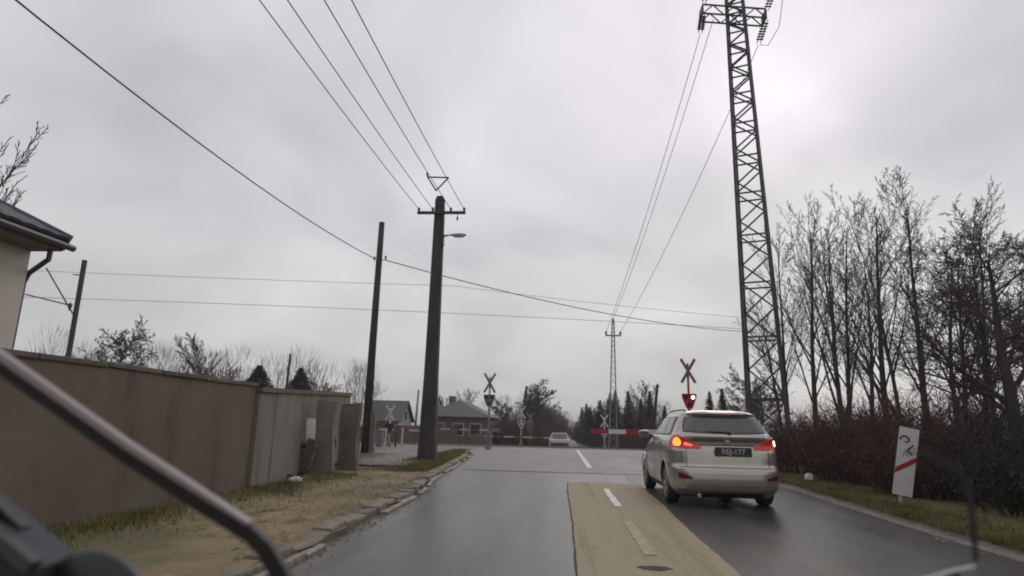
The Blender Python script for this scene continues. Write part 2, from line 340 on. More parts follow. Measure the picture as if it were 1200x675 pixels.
# pothole at the near end of the patch
ph = MB(); rg = random.Random(3); ring = [(0.86 + 0.16 * math.cos(a) * rg.uniform(.75, 1.15), 6.12 + 0.09 * math.sin(a) * rg.uniform(.7, 1.2)) for a in np.linspace(0, 2 * math.pi, 22)[:-1]]
ph.add([(0.86, 6.15, 0.0105)] + [(x, y, 0.0105) for x, y in ring], [(0, i + 1, (i + 1) % 21 + 1) for i in range(21)])
ph.build('pothole_fill', M['seam'], patch)

# left verge: rough dirt, slightly raised
def verge(name, x0f, x1f, y0, y1, z, m, amp, step=0.4, nx=14, seed=2, dip=None):
    rg = random.Random(seed); n = int((y1 - y0) / step); vs = []; fs = []
    ph_ = [(rg.uniform(0, 6), rg.uniform(.4, 2.2), rg.uniform(.4, 2.2)) for _ in range(8)]
    for i in range(n + 1):
        y = y0 + (y1 - y0) * i / n; a, b = x0f(y), x1f(y)
        for k in range(nx + 1):
            t = k / nx; x = a + (b - a) * t
            h = sum(math.sin(p + u * x + v * y) for p, u, v in ph_) / 8 * amp
            e_ = min(1.0, abs(x - dip(y)) / .35) if dip else 1.0
            vs.append((x, y, gz(y) + (z + h + rg.uniform(-.006, .006)) * e_ - .012 * (1 - e_)))
    for i in range(n):
        for k in range(nx):
            q = i * (nx + 1) + k; fs.append((q, q + 1, q + nx + 2, q + nx + 1))
    o = MB().add(vs, fs).build(name, m, smooth=True); o['kind'] = 'structure'; return o
vl = verge('dirt_verge', lambda y: -9.5, lambda y: kl(y) - 0.03 + .05 * math.sin(y * 2.1) + .04 * math.sin(y * 5.3), -8, 30.4, 0.075, M['dirt'], 0.045, step=.25, nx=40)
fp = verge('footpath', lambda y: -7.2 - 0.09 * max(0, y - 24), lambda y: -4.9 + 0.02 * (y - 16) if y > 19 else -4.2, 17.0, 31.0, 0.12, M['path'], 0.02, nx=6, seed=7)
vr = verge('right_verge', lambda y: kr(y) + 0.16, lambda y: kr(y) + 14, -8, 36, 0.06, M['grassbase'], 0.05, nx=60, seed=4, dip=lambda y: kr(y) + .16)
er = verge('road_edge_dirt', lambda y: kr(y) - 0.10, lambda y: kr(y) + 0.34, -8, 36, 0.016, M['path'], 0.012, nx=8, seed=8, dip=lambda y: kr(y) - .10)
pe = MB(); pts = [(-4.3, 31.0), (-5.0, 31.9), (-6.2, 32.3), (-7.5, 31.6), (-7.6, 31.0), (-6.2, 31.5), (-5.2, 31.0), (-4.6, 30.3)]
pe.prism([(x, y, -0.01) for x, y in pts], (0, 0, 0.10)); o = pe.build('pale_kerb_edge', M['kerbpale']); o['kind'] = 'structure'

# kerb of single worn stones
kerb = empty('kerb', (-2.5, 5, 0)); kerb['kind'] = 'structure'
rg = random.Random(11); y = 1.5
proto_k = [MB().box((0, 0, 0), (0.24, 1.0, 0.15), None, 0.025).build('kerb_stone', M['kerb'], kerb, world=False) for _ in range(1)][0]
kme = proto_k.data; bpy.data.objects.remove(proto_k)
gme_o = MB().box((0, 0, 0), (0.11, 1.0, 0.06), None, 0.012).build('gutter_stone', M['kerbpale'], kerb, world=False); gme = gme_o.data; bpy.data.objects.remove(gme_o)
def piece(name, me, parent, loc, rot, sc):
    o = bpy.data.objects.new(name, me); COL.objects.link(o); o.parent = parent
    o.location = Vector(loc) - wloc(parent); o.rotation_euler = rot; o.scale = sc; return o
while y < 30.6:
    l = rg.uniform(0.42, 0.55) if y < 16 else rg.uniform(0.8, 1.0)
    x = kl(y + l / 2); ang = math.atan2(-(kl(y + l) - kl(y)), l)
    if rg.random() > 0.05:
        piece('kerb_stone', kme, kerb, (x - 0.13 + rg.uniform(-.02, .02), y + l / 2, 0.016 + rg.uniform(-.03, .022)), (rg.uniform(-.05, .05), rg.uniform(-.12, .08), ang + rg.uniform(-.03, .03)), (1, l * 0.96, 1))
    if rg.random() > 0.40:
        piece('gutter_stone', gme, kerb, (x + 0.055 + rg.uniform(-.015, .015), y + l / 2, 0.006 + rg.uniform(-.008, .01)), (0, rg.uniform(-.05, .05), ang), (rg.uniform(.7, 1.1), l * 0.98, 1))
    y += l

def grass(name, n, region, z, label, seed, hmin=.04, hmax=.12, m='grass'):
    rg = random.Random(seed); vs = []; fs = []
    while len(fs) < n:
        p = region(rg)
        if p is None: continue
        x, y = p; a = rg.uniform(0, 6.28); h = rg.uniform(hmin, hmax); w = rg.uniform(.004, .010); lean = rg.uniform(0, .06)
        b = len(vs); zz = gz(y) + z
        vs += [(x - w * math.cos(a), y - w * math.sin(a), zz), (x + w * math.cos(a), y + w * math.sin(a), zz), (x + lean * math.cos(a + 1.3), y + lean * math.sin(a + 1.3), zz + h)]
        fs.append((b, b + 1, b + 2))
    return tag(MB().add(vs, fs).build(name, M[m]), label, 'grass', kind='stuff')
def rL(rg):
    y = rg.uniform(3.5, 14); x = -5.15 + abs(rg.gauss(0, 0.42))
    return (x, y) if math.sin(y * 1.7 + x * 2) + rg.uniform(-1, 1) > -0.35 else None
def rP(rg):
    y = rg.uniform(15.5, 29); x = kl(y) - 0.25 - abs(rg.gauss(0, 0.75)); return (x, y) if x > -5.4 + 0.02 * y else None
def rQ(rg):
    y = rg.uniform(15, 23); return (-6.2 + rg.gauss(0, .45) - (y - 15) * 0.06, y)
def rR(rg):
    y = 4 + 30 * rg.random() ** 1.3; return (kr(y) + 0.16 + abs(rg.gauss(0, 0.55)), y)
grass('grass_by_wall', 8000, rL, 0.07, 'short patchy grass at the foot of the brown wall', 21)
grass('grass_by_pole', 16000, rP, 0.07, 'green grass strip along the kerb around the concrete pole', 22)
grass('grass_by_pillars', 6000, rQ, 0.08, 'thin grass behind the leaning pillars beside the footpath', 23)
grass('verge_grass', 42000, rR, 0.05, 'green grass verge along the right road edge', 24, .04, .11)

def pebbles(name, n, region, z, label, seed, m, smin=.006, smax=.022):
    rg = random.Random(seed); mb = MB(); c = 0
    while c < n:
        p = region(rg)
        if p is None: continue
        s_ = rg.uniform(smin, smax) * (1 if rg.random() < .93 else 2); q = Matrix.Rotation(rg.uniform(0, 3), 3, 'Z')
        v = [Vector((s_ * rg.uniform(.7, 1.3), 0, 0)), Vector((0, s_ * rg.uniform(.7, 1.3), 0)), Vector((-s_, 0, 0)), Vector((0, -s_, 0)), Vector((0, 0, s_ * .7))]
        o_ = Vector((p[0], p[1], z)); mb.add([q @ k + o_ for k in v], [(0, 1, 4), (1, 2, 4), (2, 3, 4), (3, 0, 4)]); c += 1
    return tag(mb.build(name, m), label, 'gravel', kind='stuff')
def rV(rg):
    y = 3 + 24 * rg.random() ** 1.6; return (kl(y) - .2 - rg.random() ** 1.4 * 2.4, y)
def rE(rg):
    y = 3 + 26 * rg.random() ** 1.6; return (kr(y) + .02 + rg.gauss(0, .14), y)
def rK(rg):
    y = 3 + 24 * rg.random() ** 1.5; return (kl(y) + .03 + abs(rg.gauss(0, .09)), y)
pebbles('verge_gravel', 2600, rV, .085, 'loose stones and clods scattered on the dirt verge', 41, M['dirt'])
pebbles('edge_gravel', 3000, rE, .03, 'grit along the right edge of the road', 42, M['path'], .005, .016)
pebbles('gutter_grit', 1500, rK, .004, 'dirt and grit washed along the kerb', 43, M['dirt'], .005, .016)

# railway and crossing deck
rw = empty('railway', (0, 38.7, 0)); rw['kind'] = 'structure'
for k in range(12):
    MB().box((-8.6 + k * 1.5 + 0.75, 38.8, -0.01), (1.48, 3.5, 0.05), None, 0.01).build('crossing_panel', M['deck'], rw)
for dy_ in (-0.72, 0.72):
    MB().box((0, 38.7 + dy_, 0.03), (160, 0.07, 0.06)).build('rail', M['rail'], rw)
bal = MB().box((-50, 38.7, -0.06), (82, 3.2, 0.10)).build('ballast', M['path'], rw)
bal = MB().box((51, 38.7, -0.06), (82, 3.2, 0.10)).build('ballast', M['path'], rw)

# ---------------------------------------------------------------- walls on the left
w = empty('yard_wall', (-5.3, 4, 0), 'long plain brown yard wall along the left verge', 'wall')
wm = MB(); rg = random.Random(3)
wm.box((-5.31, 3.2, 0.87), (0.22, 14.5, 1.80)).build('wall', M['wall'], w)
rgc = random.Random(77); yc_ = -4.0
while yc_ < 10.3:
    lc = min(rgc.uniform(.95, 1.05), 10.48 - yc_)
    MB().box((-5.31 + rgc.uniform(-.008, .008), yc_ + lc / 2, 1.797 + rgc.uniform(-.007, .009)), (0.29, lc - .012, 0.06), Matrix.Rotation(rgc.uniform(-.008, .008), 3, 'X'), 0.012).build('coping_stone', M['cap'], w)
    yc_ += lc
w2 = empty('panel_wall', (-5.8, 14.5, 0), 'lighter grey panel wall behind the concrete pillars, dark coping on top', 'wall')
A, B = Vector((-5.22, 10.52, 0)), Vector((-6.35, 18.6, 0)); d = (B - A); ln = d.length; dn = d.normalized(); ang = math.atan2(dn.y, dn.x)
rotw = Matrix.Rotation(ang, 3, 'Z')
edges = [0, 0.95, 2.9, 5.0, 6.6, ln]
for i in range(5):
    a, b = edges[i], edges[i + 1]; c = A + dn * ((a + b) / 2); h = 1.70 + 0.28 * ((a + b) / 2) / ln
    MB().box((c.x, c.y, h / 2 + 0.02), (b - a - 0.03, 0.14 + 0.01 * (i % 2), h), rotw, 0.008).build('wall_panel', M['wall2'], w2)
c = A + d / 2
cb = MB().prism([A + Vector((-.11, 0, 1.70)), A + Vector((.11, 0, 1.70)), A + Vector((.11, 0, 1.79)), A + Vector((-.11, 0, 1.79))], (0, 0, 0))
cb = MB()
cb.add([A + Vector((-.12, 0, 1.69)), A + Vector((.12, 0, 1.69)), A + Vector((.12, 0, 1.77)), A + Vector((-.12, 0, 1.77)),
        B + Vector((-.12, 0, 1.98)), B + Vector((.12, 0, 1.98)), B + Vector((.12, 0, 2.07)), B + Vector((-.12, 0, 2.07))],
       [(0, 1, 2, 3), (7, 6, 5, 4), (0, 4, 5, 1), (1, 5, 6, 2), (2, 6, 7, 3), (3, 7, 4, 0)])
cb.build('coping', M['cap'], w2)
def wavy_post(name, base, w_, d_, h, m, label, lean=0.0, seed=1, notch=None):
    rg = random.Random(seed); mb = MB(); n = 9; vs = []
    for i in range(n):
        t = i / (n - 1); z = h * t; ww = w_ * (1 + 0.07 * math.sin(t * 7 + seed)) / 2; dd = d_ / 2
        cx = lean * t + 0.02 * math.sin(t * 5 + seed)
        zt = rg.uniform(-.02, .03) if i == n - 1 else 0
        for sx, sy in ((-1, -1), (1, -1), (1, 1), (-1, 1)):
            vs.append((base[0] + cx + sx * ww, base[1] + sy * dd, base[2] + z + (zt * sx)))
    fs = [(3, 2, 1, 0), tuple((n - 1) * 4 + k for k in range(4))] + [(i * 4 + k, i * 4 + (k + 1) % 4, (i + 1) * 4 + (k + 1) % 4, (i + 1) * 4 + k) for i in range(n - 1) for k in range(4)]
    mb.add(vs, fs); o = mb.build(name, m, loc=base); return tag(o, label, 'pillar')
wavy_post('concrete_pillar', (-5.25, 14.0, 0.05), 0.42, 0.16, 1.62, M['pillar'], 'grey concrete slab pillar standing upright beside the leaning pallet', 0.03, 1)
wavy_post('concrete_pillar', (-5.22, 15.6, 0.05), 0.46, 0.18, 1.62, M['pillar2'], 'darker brown slab pillar just in front of the thin wooden pole', 0.0, 2)
hk = MB(); hk.tube([(-5.33, 14.75, 0.45), (-5.30, 14.75, 0.75), (-5.36, 14.75, 1.0)], [.05, .07, .03], 7)
tag(hk.build('black_sack', M['trim'], smooth=True, loc=(-5.33, 14.75, 0.1)), 'black sack hanging between the two concrete pillars', 'sack')
pal = empty('leaning_pallet', (-5.52, 13.6, .05), 'dark stepped wooden pallet leaning against the grey pillar', 'pallet')
rot = Matrix.Rotation(R(15), 3, 'Y'); pc = Vector((-5.47, 13.62, .43))
MB().box(pc, (.20, .10, .84), rot, .008).build('stringer', M['plank'], pal)
for k in range(5):
    MB().box(pc + rot @ Vector((-.13, -.02, -.34 + .16 * k)), (.10, .30, .075), rot, .006).build('plank', M['plank'], pal)
    MB().box(pc + rot @ Vector((.125, .0, -.34 + .16 * k)), (.05, .30, .09), rot, .006).build('plank', M['plank'], pal)
cwb = A + dn * 3.75
mb = MB().box((cwb.x + .10, cwb.y, .80), (1.0, .03, .95), rotw @ Matrix.Rotation(R(-4), 3, 'X'), 0.005)
tag(mb.build('white_board', M['white'], loc=(cwb.x + .10, cwb.y, .32)), 'pale board leaning on the panel wall behind the stepped pallet', 'board')
def litter(loc, s, seed, label):
    rg = random.Random(seed); bm = bmesh.new(); bmesh.ops.create_icosphere(bm, subdivisions=3, radius=1)
    for v in bm.verts:
        k = 1 + 0.28 * math.sin(v.co.x * 5 + seed) * math.cos(v.co.y * 6) + rg.uniform(-.08, .08)
        v.co = Vector((v.co.x * s[0] * k, v.co.y * s[1] * k, max(v.co.z, -0.45) * s[2] * k))
    me = bpy.data.meshes.new('plastic_bag'); bm.to_mesh(me); bm.free(); me.materials.append(M['litter'])
    o = bpy.data.objects.new('plastic_bag', me); COL.objects.link(o); o.location = loc
    return tag(o, label, 'litter')
litter((-5.0, 12.0, 0.13), (0.11, 0.07, 0.055), 3, 'crumpled white plastic bag on the dirt before the panel wall')
litter((6.05, 16.4, 0.16), (0.10, 0.07, 0.10), 5, 'small white plastic bag on the right grass verge')
db = MB(); rg = random.Random(31)
for k in range(16):
    x, y = -5.45 + rg.uniform(-.35, .3), 12.9 + rg.uniform(-.6, .7)
    db.bar((x, y, 0.12), (x + rg.uniform(-.3, .3), y + rg.uniform(-.3, .3), 0.14 + rg.uniform(0, .06)), .02, .02)
tag(db.build('brushwood', M['wood'], loc=(-5.45, 12.9, 0.1)), 'dark brushwood lying at the foot of the panel wall', 'brushwood', kind='stuff')

mk = empty('reflector_post', (-7.65, 24.0, .05), 'grey post with two white reflectors behind the brown pillar', 'post')
MB().tube([(-7.65, 24, 0), (-7.65, 24, 1.75)], .04, 8).build('post', M['greyplate'], mk)
for z_ in (1.52, 1.15): MB().lathe([(.11, 0), (.12, -.02), (.10, -.05), (.02, -.06)], 14, 'Y', (-7.65, 23.96, z_)).build('reflector', M['litter'], mk, smooth=True)
for x_, y_, h_, m_, lab in ((-8.15, 29.5, .95, 'whitepost', 'leftmost short white post by the footpath barrier'), (-7.75, 29.8, .85, 'black', 'short black post between the two white ones by the footpath'), (-7.55, 30.2, 1.0, 'whitepost', 'right short white post by the footpath barrier')):
    o = MB().tube([(x_, y_, -.02), (x_ + .02, y_, h_ * .97), (x_ + .02, y_, h_)], [.05, .05, .03], 8).build('bollard', M[m_], loc=(x_, y_, 0)); tag(o, lab, 'bollard')

# ---------------------------------------------------------------- house at the left edge
HX, HY = -7.90, 9.0          # eave corner
hs = empty('house', (-11.5, 5, 0), 'cream house with dark tiled hip roof behind the brown wall', 'house')
EZ = 3.80
MB().box((-8.37 - 4, 8.93 - 5.3, 1.85), (8, 10.6, 3.8)).build('wall', M['cream'], hs)
mb = MB(); x0, x1, y0_, y1_ = HX - 9.1, HX, HY - 11.0, HY
mb.box(((x0 + x1) / 2, (y0_ + y1_) / 2, EZ - 0.02), (x1 - x0, y1_ - y0_, 0.05)); mb.build('soffit', M['soffit'], hs)
for (a, b) in (((x1 + .01, y0_), (x1 + .01, y1_)), ((x0, y1_ + .01), (x1, y1_ + .01))):
    cx, cy = (a[0] + b[0]) / 2, (a[1] + b[1]) / 2
    MB().box((cx, cy, EZ + 0.05), (abs(a[0] - b[0]) + 0.03, abs(a[1] - b[1]) + 0.03, 0.15), None, 0.008).build('fascia', M['soffit'], hs)
roof = MB(); slope = 0.55; ridge_h = EZ + 0.10 + 4.55 * slope
ap1 = (HX - 4.55, HY - 4.55, ridge_h); ap0 = (HX - 4.55, HY - 6.45, ridge_h); e = 0.06; ez = EZ + 0.12
c = [(x0 - e, y0_ - e, ez), (x1 + e, y0_ - e, ez), (x1 + e, y1_ + e, ez), (x0 - e, y1_ + e, ez)]
roof.add(c + [ap0, ap1], [(1, 2, 5, 4), (2, 3, 5), (3, 0, 4, 5), (0, 1, 4), (3, 2, 1, 0)])
rf = roof.build('roof', M['tile'], hs)
# courses of tiles on the two slopes that face the road and the crossing
tile_me = MB().add([(-.15, 0, 0), (.15, 0, 0), (.15, .36, .02), (-.15, .36, .02), (-.15, 0, .035), (-.05, 0, .05), (.05, 0, .05), (.15, 0, .035), (.15, .36, .05), (.05, .36, .065), (-.05, .36, .065), (-.15, .36, .05)],
                   [(4, 5, 6, 7, 1, 0), (5, 10, 9, 6), (4, 11, 10, 5), (6, 9, 8, 7), (0, 3, 11, 4), (1, 7, 8, 2)]).build('roof_tile', M['tile'])
tme = tile_me.data; bpy.data.objects.remove(tile_me)
sa = math.atan(slope); row = 0
while row < 11:
    t = row * 0.31; zz = ez + t * math.sin(sa) + 0.01
    hor = t * math.cos(sa)
    yy = y1_ - hor - 0.12
    while yy > max(y0_ + hor, 3.6):
        o = bpy.data.objects.new('roof_tile', tme); COL.objects.link(o); o.parent = rf
        o.location = Vector((x1 + e - hor, yy, zz)) - wloc(rf); o.rotation_euler = Matrix((Vector((0, 1, 0)), Vector((-math.cos(sa), 0, math.sin(sa))), Vector((math.sin(sa), 0, math.cos(sa))))).transposed().to_euler()
        yy -= 0.30
    row += 1
hip = MB(); hip.tube([(x1 + e, y1_ + e, ez + 0.04), (ap1[0], ap1[1], ap1[2] + 0.05)], 0.075, 8).build('hip_ridge', M['tile'], rf)
gt = MB(); gt.tube([(x1 + 0.09, y0_, EZ + 0.03), (x1 + 0.09, y1_ + 0.10, EZ + 0.03), ], 0.055, 8).build('gutter', M['gutter'], hs)
dp = MB(); dp.tube([(x1 - 0.12, y1_ - 0.10, EZ - 0.03), (x1 - 0.12, y1_ - 0.10, EZ - 0.20), (-8.40, 9.0, EZ - 0.40), (-8.46, 9.0, EZ - 0.55), (-8.46, 9.0, .1)], 0.04, 8)
dp.build('downpipe', M['gutter'], hs)

# ---------------------------------------------------------------- poles
def ins(mb, p, s=1.0):
    mb.lathe([(.02 * s, -.08 * s), (.03 * s, -.02 * s), (.05 * s, 0), (.035 * s, .03 * s), (.055 * s, .05 * s), (.03 * s, .09 * s), (.01, .11 * s)], 10, 'Z', p)
pb = Vector((-4.20, 20.2, 0.05))
cp = empty('utility_pole', pb, 'stout tapered concrete pole with crossarm and street lamp on the grass', 'utility pole')
mb = MB(); H = 8.85; vs = []
for t, wx, wy in ((0, .57, .48), (.02, .57, .48), (.13, .50, .42), (.30, .43, .38), (.6, .37, .32), (.9, .33, .27), (.985, .31, .25), (1.0, .22, .18)):
    ch = 0.22
    for sx, sy in ((-1, -1 + ch), (-1 + ch, -1), (1 - ch, -1), (1, -1 + ch), (1, 1 - ch), (1 - ch, 1), (-1 + ch, 1), (-1, 1 - ch)):
        vs.append((pb.x + sx * wx / 2, pb.y + sy * wy / 2, pb.z + t * H))
fs = [(i * 8 + k, i * 8 + (k + 1) % 8, (i + 1) * 8 + (k + 1) % 8, (i + 1) * 8 + k) for i in range(7) for k in range(8)] + [tuple(56 + k for k in range(8))]
mb.add(vs, fs).build('pole', M['poleconc'], cp)
az = 8.25
arm = MB().box((pb.x + 0.10, pb.y - 0.19, az), (1.66, 0.08, 0.09)).build('crossarm', M['darksteel'], cp)
INS = [(pb.x - 0.68, pb.y - 0.19, az + 0.09), (pb.x - 0.20, pb.y - 0.19, az + 0.09), (pb.x + 0.42, pb.y - 0.19, az + 0.09), (pb.x + 0.88, pb.y - 0.19, az + 0.09)]
for p in INS:
    m_ = MB(); ins(m_, p, 1.0); m_.build('insulator', M['insul'], cp, smooth=True)
m_ = MB(); m_.tube([(pb.x + .66, pb.y - .19, az - .04), (pb.x + .66, pb.y - .19, az - .16)], .012, 6); ins(m_, (pb.x + .66, pb.y - .19, az - .22), .8); m_.build('insulator', M['insul'], cp)
lm = MB(); lm.tube([(pb.x + .16, pb.y - .1, 7.30), (pb.x + .20, pb.y - .1, 7.44), (pb.x + .36, pb.y - .12, 7.47)], .03, 8).build('lamp_bracket', M['darksteel'], cp)
MB().box((pb.x + .17, pb.y - .1, 7.32), (.10, .16, .42)).build('bracket_plate', M['darksteel'], cp)
bm = bmesh.new(); bmesh.ops.create_uvsphere(bm, u_segments=20, v_segments=12, radius=1)
for v in bm.verts:
    x = v.co.x; k = 0.75 + 0.25 * x
    v.co = Vector((x * .33, v.co.y * .14 * k, (v.co.z * .085 if v.co.z > 0 else v.co.z * .045) * k))
me = bpy.data.meshes.new('lamp_head'); bm.to_mesh(me); bm.free(); me.shade_smooth(); me.materials.append(M['lamp'])
o = bpy.data.objects.new('lamp_head', me); COL.objects.link(o); o.parent = cp; o.location = Vector((pb.x + .66, pb.y - .12, 7.47)) - pb
l2 = MB(); l2.box((pb.x + .72, pb.y - .12, 7.427), (.34, .17, .03), None, .012).build('lens', M['lampglass'], None, loc=(0, 0, 0)); l2o = COL.objects[-1] if False else None
lo = [q for q in bpy.data.objects if q.name == 'lens'][-1]; lo.parent = o; lo.location = -Vector(o.location) - pb
tb = MB(); tb.tube([(pb.x + .12, pb.y - .2, 8.2), (pb.x + .20, pb.y - .2, 7.9), (pb.x + .18, pb.y - .2, 7.5)], .012, 5).build('drop_cable', M['wire'], cp)

p2 = Vector((-7.08, 23.0, 0.05))
wp = empty('wooden_pole', p2, 'thin dark wooden pole left of the concrete pole', 'utility pole')
MB().tube([p2, p2 + Vector((0, 0, 4)), p2 + Vector((0.02, 0, 8.85))], [.165, .14, .11], 12).build('pole', M['wood'], wp, smooth=True)
MB().box(p2 + Vector((0.20, .05, 0.75)), (0.20, 0.24, 1.6), None, .02).build('concrete_foot', M['pillar2'], wp)
m_ = MB(); m_.tube([p2 + Vector((-.08, -.1, 7.3)), p2 + Vector((.32, -.1, 7.3))], .015, 6); m_.build('hook', M['darksteel'], wp)
m_ = MB(); ins(m_, p2 + Vector((.30, -.1, 7.38)), .9); m_.build('insulator', M['insul'], wp)
ins_m = MB(); ins(ins_m, p2 + Vector((-.14, -.1, 7.34)), .9); ins_m.build('insulator', M['insul'], wp)

# railway catenary mast far left
p3 = Vector((-27.45, 33.0, -0.03))
ms = empty('catenary_mast', p3, 'slim dark railway mast with bracket arms behind the brown wall', 'mast')
MB().bar(p3, p3 + Vector((-.05, 0, 10.0)), .19, .19).build('mast', M['wood'], ms)
MB().tube([p3 + Vector((0, 0, 6.6)), p3 + Vector((-2.6, .3, 9.6))], .04, 6).build('cantilever', M['steel'], ms)
MB().tube([p3 + Vector((-.7, .08, 7.4)), p3 + Vector((-3.7, .4, 8.05))], .04, 6).build('cantilever', M['steel'], ms)
MB().tube([p3 + Vector((.05, 0, 9.1)), p3 + Vector((-.6, 0, 9.15))], .035, 6).build('bracket', M['steel'], ms)
m_ = MB(); ins(m_, p3 + Vector((-.5, .05, 7.25)), 2.4); m_.build('insulator', M['insul'], ms)

# post beyond the wall and leaning post on the right
def post(name, a, b, r, label, m='wood'):
    return tag(MB().tube([a, (Vector(a) + Vector(b)) / 2, b], [r * 1.15, r, r * .85], 8).build(name, M[m], loc=a, smooth=True), label, 'post')
post('wooden_post', (-17.9, 40, -.05), (-17.8, 40, 5.5), .09, 'dark post rising among the trees beyond the panel wall')
post('wooden_post', (5.55, 40, -.05), (6.0, 40, 3.95), .10, 'leaning wooden post between the barrier and the silver car')
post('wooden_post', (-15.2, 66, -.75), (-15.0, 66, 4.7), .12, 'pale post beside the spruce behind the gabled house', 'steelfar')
post('wooden_post', (-3.25, 50, -.75), (-2.7, 50, 4.3), .11, 'dark leaning post standing before the bare tree beyond the crossing')

# ---------------------------------------------------------------- lattice pylons
def pylon(name, base, top_c, z0, z1, r0, r1, theta, nlev, leg_w, br_w, label, m, brace_on):
    """square lattice mast; base centre -> top centre, half diagonals r0 -> r1"""
    e = empty(name, (base[0], base[1], z0), label, 'pylon')
    def corner(k, t):
        r_ = r0 + (r1 - r0) * t; a = theta + k * math.pi / 2
        return Vector((base[0] + (top_c[0] - base[0]) * t + r_ * math.cos(a), base[1] + (top_c[1] - base[1]) * t + r_ * math.sin(a), z0 + (z1 - z0) * t))
    for k in range(4):
        MB().bar(corner(k, 0), corner(k, 1), leg_w, leg_w).build('leg', m, e)
    # panel heights shrink towards the top
    hs_ = [1.0]; q = 0.955 if nlev > 12 else 0.97
    for i in range(nlev - 1): hs_.append(hs_[-1] * q)
    tt = [0]; S = sum(hs_)
    for h in hs_: tt.append(tt[-1] + h / S)
    for f in range(4):
        for i in range(nlev):
            a, b = (f, (f + 1) % 4) if (i + f) % 2 == 0 else ((f + 1) % 4, f)
            MB().bar(corner(a, tt[i]), corner(b, tt[i + 1]), br_w, br_w * .7).build('brace', m, e)
            if brace_on and i % 2 == 0:
                MB().bar(corner(f, tt[i]), corner((f + 1) % 4, tt[i]), br_w, br_w * .7).build('crosspiece', m, e)
    return e, corner
big, bc = pylon('lattice_pylon', (7.60, 24.0), (7.22, 24.0), -0.1, 21.0, .955, .40, R(24), 30, .095, .058, 'tall lattice steel pylon rising beside the bare trees on the right', M['steel'], True)
def truss(e, a, b, h, m, w):
    a, b = Vector(a), Vector(b); n = 6
    up = Vector((0, 0, h)); dpt = Vector((0, .28, 0))
    for s_ in (-1, 1):
        MB().bar(a + dpt * s_ , b + dpt * s_, w, w).build('crossarm_chord', m, e)
        MB().bar(a + dpt * s_ + up, b + dpt * s_ + up, w, w).build('crossarm_chord', m, e)
        for i in range(n):
            p, q = a + (b - a) * (i / n) + dpt * s_, a + (b - a) * ((i + 1) / n) + dpt * s_
            if i % 2: p, q = p + up, q
            else: q = q + up
            MB().bar(p, q, w * .7, w * .7).build('crossarm_brace', m, e)
    for p in (a, b):
        MB().box(p + up / 2, (w * 1.2, .56, h), None).build('end_plate', m, e)
truss(big, (5.85, 24.0, 18.35), (8.42, 24.0, 18.05), .42, M['steel'], .055)
def string_ins(e, p, q, m, n=7, r_=.085):
    p, q = Vector(p), Vector(q); mb = MB(); d = (q - p); 
    mb.tube([p, q], .018, 5)
    ax = d.normalized(); rot = ax.to_track_quat('Z', 'X').to_matrix()
    for i in range(n):
        c = p + d * (0.18 + 0.64 * i / (n - 1)); t = MB().lathe([(.03, -.035), (r_, -.02), (r_, .0), (.03, .035)], 8)
        mb.add([rot @ Vector(v) + c for v in t.v], t.f)
    mb.build('insulator_string', m, e)
WP = []
for (p, q) in (((5.85, 23.75, 18.35), (5.74, 23.9, 17.55)), ((8.42, 23.75, 18.0), (8.15, 24.1, 17.1)),
               ((5.9, 23.7, 18.8), (6.0, 23.2, 19.5)), ((8.42, 23.7, 18.35), (8.72, 23.2, 19.2))):
    for s_ in (-.07, .07):
        string_ins(big, Vector(p) + Vector((s_, 0, 0)), Vector(q) + Vector((s_, 0, 0)), M['insul'])
jm = MB(); jm.tube([(8.75, 23.2, 19.1), (9.0, 23.4, 18.6), (8.9, 23.7, 17.6), (8.5, 24.0, 16.95), (8.2, 24.1, 17.05)], .014, 5); jm.build('jumper_cable', M['wire'], big)
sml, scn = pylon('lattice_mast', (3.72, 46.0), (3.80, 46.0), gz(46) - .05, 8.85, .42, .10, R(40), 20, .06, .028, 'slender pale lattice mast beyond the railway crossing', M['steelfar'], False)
MB().box((3.80, 46, 7.85), (1.15, .10, .10)).build('crossarm', M['steelfar'], sml)
for dx_ in (-.52, .52, 0):
    m_ = MB(); ins(m_, (3.80 + dx_, 46, (7.98 if dx_ else 8.95)), 1.8); m_.build('insulator', M['insul'], sml)

# ---------------------------------------------------------------- wires
def cable(p, q, sag, r_, label, n=26, mats='wire', group=None):
    p, q = Vector(p), Vector(q); pts = []
    for i in range(n + 1):
        t = i / n; v = p.lerp(q, t); v.z -= sag * 4 * t * (1 - t); pts.append(v)
    mb = MB(); mb.tube(pts, r_, 5, cap=True)
    return tag(mb.build('overhead_wire', M[mats], loc=p, smooth=True), label, 'wire', group)
GB = 'wires of the concrete pole'
back = [(-5.35, -16, 8.75), (-4.90, -16, 8.75), (-4.30, -16, 8.75), (-3.85, -16, 8.75)]
for k, lab in enumerate(('leftmost of four wires running from the concrete pole crossarm overhead', 'second wire from the left at the concrete pole crossarm, running overhead', 'third wire from the left at the concrete pole crossarm, running overhead', 'rightmost of four wires running from the concrete pole crossarm overhead')):
    cable(Vector(INS[k]) + Vector((0, 0, .03)), back[k], .55, .011, lab, group=GB)
cable((-7.2, 22.9, 7.4), (-8.5, -10, 9.2), 1.25, .016, 'single thick cable sweeping down from upper left to thin wooden pole')
GP = 'conductors between the two pylons'
cable((5.74, 23.9, 17.5), (3.28, 46, 8.1), .55, .014, 'left conductor slanting from the tall pylon to the slender mast', group=GP)
cable((6.35, 24.1, 18.3), (3.80, 46, 9.05), .55, .014, 'middle conductor slanting from the tall pylon to the slender mast', group=GP)
cable((8.15, 24.1, 17.05), (4.32, 46, 8.1), .60, .014, 'right conductor slanting from the tall pylon to the slender mast', group=GP)
